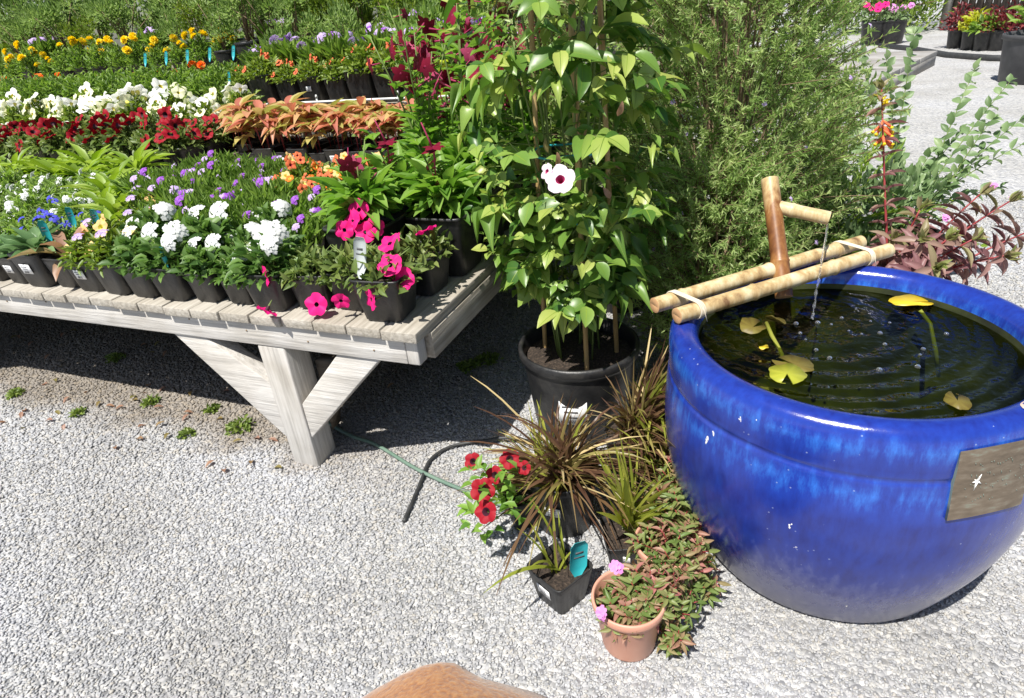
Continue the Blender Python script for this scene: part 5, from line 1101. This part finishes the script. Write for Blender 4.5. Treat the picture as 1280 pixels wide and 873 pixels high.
# red petunias on the gravel
t = thing('potted_petunia', 'sprawling pot of bright red petunias standing on the gravel by the hoses', 'petunia', Vector((-.005, 1.165, 0)), .3); link('pot', PM['sq10'][0], t); link('soil', PM['sq10'][1], t); o0 = t.location.copy(); rot = Matrix.Rotation(-.3, 3, 'Z'); mb = MB()
mound(mb, 130, .075, .05, .085, OVS, .028, .014); 
for i in range(60):
    q = D(random.uniform(585, 650), random.uniform(585, 668), random.uniform(1.30, 1.40)); q = rot @ (q - o0); q.z = max(q.z, .015); mb.inst(OVS, [tuple(q)], [(random.gauss(-.3, .5), random.gauss(0, .5), random.uniform(0, 1))], [0, 0, 1], .03, .015)
mb.obj('foliage', ['lf_nico', 'stem_green'], t)
for x, y, d, s_ in ((591, 577, 1.40, .9), (603, 613, 1.33, 1.2), (607, 640, 1.30, 1.1), (637, 574, 1.36, 1), (618, 594, 1.35, .9), (655, 585, 1.33, .7)): put('flower', FL['petunia_red'], t, rot @ (D(x, y, d) - o0), rot @ Vector((-.2 + random.gauss(0, .15), -.75, .7)), .045 * s_)
# clay coloured pots with pinkish trailing plants
def pinkplant(label, loc, masses, flowers=()):
    t = thing('potted_trailing_plant', label, 'trailing plant', loc); mb = MB(); mb.lathe([(.001, .001), (.046, .001), (.049, .003), (.0505, .008), (.061, .10), (.0625, .103), (.0665, .105), (.0685, .112), (.0685, .122), (.067, .125), (.064, .125), (.0625, .12), (.058, .08)], 56); mb.obj('pot', 'pot_terra', t, True); link('soil', soil_rd(.0595, .09), t)
    mb = MB()
    for c, r_, n in masses:
        c = Vector(c)
        for i in range(int(n * 1.35)):
            d = Vector(unit(1)[0]); d.z = abs(d.z); p = c + Vector((d.x * r_[0], d.y * r_[1], d.z * r_[2])) * random.uniform(.55, 1.05); m_ = 7
            ax = (d + Vector((0, 0, .5)) + Vector((random.gauss(0, .3), random.gauss(0, .3), 0))).normalized(); mb.tube([tuple(p - ax * .03), tuple(p)], [.0014, .001], 4, 1)
            a0_ = ax.orthogonal().normalized(); b0_ = ax.cross(a0_)
            dv = [tuple(a0_ * math.cos(j * 2.4) + b0_ * math.sin(j * 2.4) + ax * (.2 + .12 * j)) for j in range(m_)]; base = random.random() * .75
            mb.inst(LAN if i % 3 else OV, [tuple(p - ax * .004 * (m_ - j)) for j in range(m_)], dv, [tuple(ax)], .024 * (.6 + .7 * rs.random(m_)), .0088, 0, np.clip(base + rs.normal(size=m_) * .15, 0, 1))
    mb.obj('foliage', ['lf_pink', 'stem_red'], t)
    for p, d in flowers: put('flower', FL['pink'], t, p, d, 1.0)
    return t
TP = Vector((.168, .805, 0))
pinkplant('front clay coloured round pot with pink tinged foliage trailing over its right side', TP, [((-.004, -.006, .095), (.058, .054, .045), 75), ((.05, .02, .11), (.07, .06, .06), 55), ((.085, .015, .06), (.05, .05, .06), 26), ((.08, -.03, .03), (.035, .03, .05), 12)], [(D(770, 708, 1.16) - TP, (-.2, -.5, .9)), (D(752, 767, 1.12) - TP, (-.6, -.6, .6))])
pinkplant('rear clay coloured pot almost hidden by a mound of bronze pink foliage', Vector((.275, .93, 0)), [((.0, -.02, .10), (.08, .075, .07), 80), ((.04, .07, .08), (.08, .08, .12), 60), ((-.03, .10, .08), (.07, .06, .08), 26), ((.05, -.03, .03), (.05, .05, .08), 16), ((.05, .14, .10), (.06, .06, .11), 24)])
# hoses
def hose(name, label, pts, r_, mat):
    P_ = [Vector(p) for p in pts]; out = []
    for i in range(len(P_) - 1):
        p0, p1, p2, p3 = P_[max(i - 1, 0)], P_[i], P_[i + 1], P_[min(i + 2, len(P_) - 1)]
        for t in np.linspace(0, 1, 8, endpoint=False): out.append(.5 * (2 * p1 + (p2 - p0) * t + (2 * p0 - 5 * p1 + 4 * p2 - p3) * t * t + (3 * p1 - p0 - 3 * p2 + p3) * t**3))
    mb = MB(); mb.tube(out + [P_[-1]], r_, 10); tag(mb.obj(name, mat, None, True), label, 'hose')
hose('garden_hose', 'thin grey green hose running from under the bench to the red petunias', [P(330, 470, .012), P(420, 535, .012), P(470, 556, .012), P(520, 586, .012), P(572, 610, .012), P(640, 635, .012), P(700, 640, .01)], .0052, 'hose_green')
hose('drip_hose', 'black hose curving over the gravel in front of the bench', [P(700, 560, .02), P(640, 548, .02), P(605, 551, .016), P(565, 558, .012), P(538, 575, .012), P(525, 605, .011), P(505, 652, .009)], .0046, 'hose_black')
# weeds and litter under the bench edge
for i, (x, y, s_, words) in enumerate([(300, 537, 1.0, 'largest bright green weed tuft left of the bench post'), (190, 505, .6, 'small weed tuft on the earthy strip below the bench'), (100, 519, .5, 'tiny weed tuft far left on the earthy strip'), (235, 545, .5, 'low weed sprig where earth meets gravel'), (20, 495, .6, 'weed tuft at the left edge of the earthy strip'), (265, 515, .45, 'faint weed sprig just under the bench shadow edge'), (610, 452, 1.0, 'shaded weed under the bench corner beside the vine pot'), (585, 462, .9, 'second shaded weed under the bench corner'), (145, 450, .8, 'dark weed in the deep shade below the bench')]):
    t = thing('weed_tuft', words, 'weed', P(x, y, 0)); mb = MB(); mound(mb, int(150 * s_), .042 * s_, .022 * s_, .004, OVS, .016, .008, shell=.2); mb.obj('foliage', 'lf_weed', t)
mb = MB(); nn = 70; pp = np.array([tuple(T(random.uniform(.4, 2.4), random.uniform(-.12, .5), .012)) for _ in range(nn)]); mb.inst(OV, pp, np.c_[rs.normal(size=(nn, 2)), rs.normal(size=nn) * .2], np.array([0, 0, 1.]), .03, .014)
o = mb.obj('leaf_litter', 'lf_wilt'); o['kind'] = 'stuff'; o['label'] = 'dry fallen leaves scattered under the bench'
for x, y in ((640, 705), (675, 790), (232, 405)): pass

# ------------------------------------------------------------------ far right: deck, pots, fence
def deckp(label, a, b, c, z, n, th=.05):
    """boards run from a to b; c is the far corner next to a"""
    t = thing('timber_platform', label, 'platform', (0, 0, 0)); a, b, c = Vector(a), Vector(b), Vector(c); d = (b - a); L = d.length; d.normalize(); w_ = (c - a) - d * (c - a).dot(d); W = w_.length; w_.normalize(); rot = math.atan2(d.y, d.x)
    for i in range(n):
        mb = MB(); q = a + d * L / 2 + w_ * (W * (i + .5) / n); mb.box((0, 0, 0), (L, W / n - .025, th)); o = mb.obj('board', 'deckwood', t); o.location = (q.x, q.y, z - th / 2); o.rotation_euler = (0, 0, rot); bev(o, .004)
    for f in (.03, .5, .97):
        mb = MB(); q = a + d * L * f + w_ * W / 2; mb.box((0, 0, 0), (.09, W - .03, z - th - .002)); o = mb.obj('bearer', 'deckwood', t); o.location = (q.x, q.y, (z - th - .002) / 2); o.rotation_euler = (0, 0, rot)
    return t
a = P(1098, 99, .16); b = P(985, 99, .16); c = P(1143, 64, .16); deckp('low grey timber platform on the gravel beyond the silvery shrub', a, a + (b - a).normalized() * 1.6, c, .16, 3)
a = P(1040, 150, .12); b = P(1093, 104, .12); d_ = (b - a).normalized(); deckp('long narrow grey plank platform leading towards the fence', a - d_ * 1.2, b + d_ * .05, a - d_ * 1.2 + Vector((-d_.y, d_.x, 0)) * .5, .12, 2)
def farplant(name, label, cat, loc, pr, ph, mat, rx, rz, n, L, potmat='pot', group=None, tpl=OVS, extra=None):
    t = thing(name, label, cat, loc, 0, group); link('pot', round_pot(pr, pr * .82, ph, .02, potmat), t); link('soil', soil_rd(pr * .9, ph * .88), t); mb = MB(); mound(mb, n, rx, rz, ph - .02, tpl, L, L * .5, shell=.3); mb.obj('foliage', mat, t)
    if extra: 
        for i in range(extra[1]): put('flower', FL[extra[0]], t, (random.gauss(0, rx * .4), random.gauss(0, rx * .4), ph + rz * random.uniform(.7, 1.05)), (-.3, -.6, .7), extra[2])
    return t
def gp(x, y): p = P(x, y, 0); return Vector((p.x, p.y, 0))
farplant('potted_shrub', 'burgundy shrub in a black pot at the left end of the fence row', 'shrub', gp(1194, 60), .13, .24, 'lf_burg', .24, .30, 240, .06)
farplant('potted_perennial', 'lime yellow leaved plant in a black pot, left of its twin by the fence', 'perennial', gp(1212, 62), .13, .24, 'lf_lime', .17, .22, 150, .09)
farplant('potted_perennial', 'lime and green leaved plant in a black pot, right of its twin by the fence', 'perennial', gp(1228, 63), .13, .24, 'lf_spear', .17, .2, 150, .09)
farplant('potted_shrub', 'burgundy shrub in a black pot with a white label, right of the lime plants', 'shrub', gp(1246, 63), .13, .24, 'lf_burg', .26, .32, 260, .06)
farplant('potted_shrub', 'burgundy shrub at the right edge of the row, half behind the grey tub', 'shrub', gp(1268, 62), .13, .24, 'lf_burg', .26, .3, 240, .06)
farplant('potted_cyclamen', 'black pot with magenta flowers near the timber platform', 'flowering plant', gp(1090, 56), .2, .34, 'lf_silver', .24, .22, 160, .07, extra=('petunia_pink', 9, .11))
farplant('potted_cyclamen', 'black pot with pale pink flowers and silver leaves beside the magenta one', 'flowering plant', gp(1112, 55), .2, .34, 'lf_silver', .22, .2, 160, .07, extra=('pink', 7, 4))
t = thing('grey_tub', 'big grey plastic tub with a staked young plant at the right edge', 'tub', Vector((5.22, 6.30, 0))); link('pot', round_pot(.36, .31, .42, .03, 'pot_grey', .01), t); link('soil', soil_rd(.33, .37), t); culm((-.22, -.12, .3), (.02, -.1, 1.2), .014, 'stake', 'stake', (.3, .6), .5, t)
mb = MB(); mound(mb, 160, .30, .5, .5, LAN, .12, .03); mb.tube([(0, 0, .35), (.02, 0, .7), (0, .02, 1.0)], [.012, .01, .005], 6, 1); mb.obj('foliage', ['lf_spear', 'stem_brown'], t); add_tag(t, TAGT, (.0, -.12, 1.02), 0, 0, 1.5)
mb = MB(); mb.tube([P(1100, 57, .03), P(1140, 61, .03), P(1185, 69, .03), P(1240, 73, .03), P(1290, 74, .03)], .035, 8); tag(mb.obj('edging_log', 'hose_black', None, True), 'dark edging strip lying on the gravel before the row of pots', 'edging')
# picket fence
f0 = D(1182, 30, 11.0); f1 = D(1330, 40, 9.2); f0.z = f1.z = 0; fd = (f1 - f0).normalized(); fr = math.atan2(fd.y, fd.x); fl = (f1 - f0).length
t = thing('picket_fence', 'dark timber picket fence with gaps behind the row of burgundy shrubs', 'fence', f0, fr)
for i, x in enumerate(np.arange(.14, fl + 1.2, .155)):
    mb = MB(); mb.box((x, 0, .72), (.118, .024, 1.3), jit=.002); mb.obj('picket', 'fencewood', t)
for z in (.35, 1.12):
    mb = MB(); mb.box((fl / 2 + .6, .035, z), (fl + 1.2, .04, .10)); mb.obj('rail', 'fencewood', t)
for x in (.0, 2.4): mb = MB(); mb.box((x, .0, .8), (.13, .13, 1.6)); mb.obj('post', 'deckwood', t)
# dark planting at the far edge
rs = np.random.default_rng(5); random.seed(5)
def farbush(label, loc, r_, h_, mat, n, L):
    t = thing('garden_shrub', label, 'shrub', loc); mb = MB(); mb.tube([(0, 0, 0), (.03, .02, h_ * .3), (.0, .05, h_ * .7)], [.04, .03, .012], 7, 1)
    for i in range(14):
        c = np.array([random.gauss(0, r_ * .4), random.gauss(0, r_ * .4), random.uniform(.1, .85) * h_]); k_ = n // 14; d = unit(k_); mb.inst(OVS, c + d * r_ * .5 * rs.random((k_, 1)) ** .4, d + np.array([0, 0, .6]), d + np.array([0, 0, .5]), L * (.6 + .7 * rs.random(k_)), L * .4)
        mb.tube([(0, 0, h_ * .3), tuple(c)], [.02, .006], 5, 1)
    mb.obj('foliage', [mat, 'stem_brown'], t); return t
farbush('dark evergreen shrub behind the magenta flowered pots', gp(1075, 44) + Vector((0, .6, 0)), .75, 1.25, 'lf_dusty', 1500, .09)
farbush('bright green shrub left of the fence post', gp(1128, 44) + Vector((0, .4, 0)), .65, 1.3, 'lf_calib', 1300, .09)
farbush('shadowy dark shrub between the fence post and the green shrub', gp(1150, 40) + Vector((.3, 1.2, 0)), .8, 1.5, 'lf_dark', 1300, .1)
farbush('tall dark shrub behind the large needled bush', Vector((3.6, 9.6, 0)), 1.1, 1.9, 'lf_dark', 1700, .11)
farbush('dense dark shrub at the top behind the bench stands, right', Vector((1.9, 5.6, 0)), .9, 1.8, 'lf_dusty', 1700, .09)
farbush('dense dark shrub at the top behind the bench stands, middle', Vector((.2, 6.2, 0)), 1.0, 1.9, 'lf_dark', 1700, .1)
farbush('dense green shrub at the top behind the bench stands, left', Vector((-1.8, 6.6, 0)), 1.1, 1.9, 'lf_dusty', 1700, .1)
farbush('broad green shrub at the far top left corner', Vector((-4.2, 7.4, 0)), 1.3, 2.0, 'lf_calib', 1900, .1)
farbush('broad dark shrub beyond the far left end of the stands', Vector((-6.2, 7.6, 0)), 1.4, 2.1, 'lf_dark', 1900, .11)
for i, (x, y) in enumerate([(.62, 3.0), (.95, 3.2), (1.3, 3.35), (1.15, 2.75), (1.55, 2.95)]):
    t = sp_grass('rd15', 'lf_blade', 90, .4, .010, .8) if i == 1 else sp_shrub('rd15', 'lf_dusty', .2, .4 + .1 * (i % 2), 900, .03, .012)
    t.location = (x, y, 0); t.scale = (1.3,) * 3
    t.name = 'potted_shrub'; tag(t, ['dusty green shrub in a black pot, nearest behind the vine', 'yellow green grass clump in a black pot behind the needled shrubs', 'dusty green shrub deep behind the needled shrubs', 'dusty green shrub to the right behind the large needled bush', 'dusty green shrub furthest right behind the large needled bush'][i], 'shrub')

# ------------------------------------------------------------------ dog
dg = thing('dog', 'short haired golden brown dog standing at the bottom edge, only its rump in view', 'dog', (0, 0, 0))
bm_v = [(-.118, .375, .352), (-.128, .22, .372), (-.138, .02, .365), (-.145, -.16, .36), (-.15, -.27, .40), (-.155, -.36, .48), (-.16, -.43, .53), (-.162, -.52, .515),
        (-.178, .365, .28), (-.185, .34, .20), (-.183, .43, .125), (-.183, .415, .02), (-.186, .375, .012), (-.058, .365, .28), (-.052, .34, .20), (-.054, .43, .125), (-.054, .415, .02), (-.052, .375, .012),
        (-.20, -.18, .26), (-.203, -.17, .15), (-.203, -.18, .02), (-.205, -.215, .012), (-.09, -.18, .26), (-.088, -.17, .15), (-.088, -.18, .02), (-.088, -.215, .012), (-.116, .445, .32), (-.115, .468, .22), (-.115, .472, .12)]
bm_e = [(0, 1), (1, 2), (2, 3), (3, 4), (4, 5), (5, 6), (6, 7), (0, 8), (8, 9), (9, 10), (10, 11), (11, 12), (0, 13), (13, 14), (14, 15), (15, 16), (16, 17), (3, 18), (18, 19), (19, 20), (20, 21), (3, 22), (22, 23), (23, 24), (24, 25), (0, 26), (26, 27), (27, 28)]
bm_r = [.095, .088, .105, .10, .072, .062, .066, .036, .062, .042, .024, .022, .026, .062, .042, .024, .022, .026, .045, .028, .022, .026, .045, .028, .022, .026, .026, .016, .007]
bm_v = [(-.132 + (x + .118) * 1.25, y + .055, z * 1.15) for x, y, z in bm_v]; bm_r = [r_ * 1.17 for r_ in bm_r]
me = bpy.data.meshes.new('dog body'); me.from_pydata(bm_v, bm_e, []); body = link('body', me, dg); body.scale = (1.45, 1, 1); body.location = (.45 * .132, 0, 0); me.materials.append(M['fur'])
sk = body.modifiers.new('skin', 'SKIN'); sk.use_smooth_shade = True; ss = body.modifiers.new('subdiv', 'SUBSURF'); ss.levels = 2; ss.render_levels = 2
for i, v_ in enumerate(me.skin_vertices[0].data): v_.radius = (bm_r[i], bm_r[i]); v_.use_root = (i == 0)
for s_ in (-1, 1):
    mb = MB(); e0 = Vector((-.16 + s_ * .05, -.345, .66)); mb.inst(OV, [tuple(e0)], [(s_ * .6, .1, -1)], [(s_, 0, .3)], .095, .06); eo = mb.obj('ear', 'fur', dg); sm = eo.modifiers.new('solid', 'SOLIDIFY'); sm.thickness = .006
    mb = MB(); mb.lathe([(.0005, -.008)] + [(.008 * math.sin(t), -.008 * math.cos(t)) for t in np.linspace(.3, 2.9, 7)], 12, 0, (-.161 + s_ * .032, -.423, .632)); mb.obj('eye', 'throat_dark', dg, True)
mb = MB(); mb.lathe([(.0005, -.011)] + [(.013 * math.sin(t), -.011 * math.cos(t)) for t in np.linspace(.3, 2.9, 7)], 12, 0, (-.162, -.503, .598)); mb.obj('nose', 'throat_dark', dg, True)
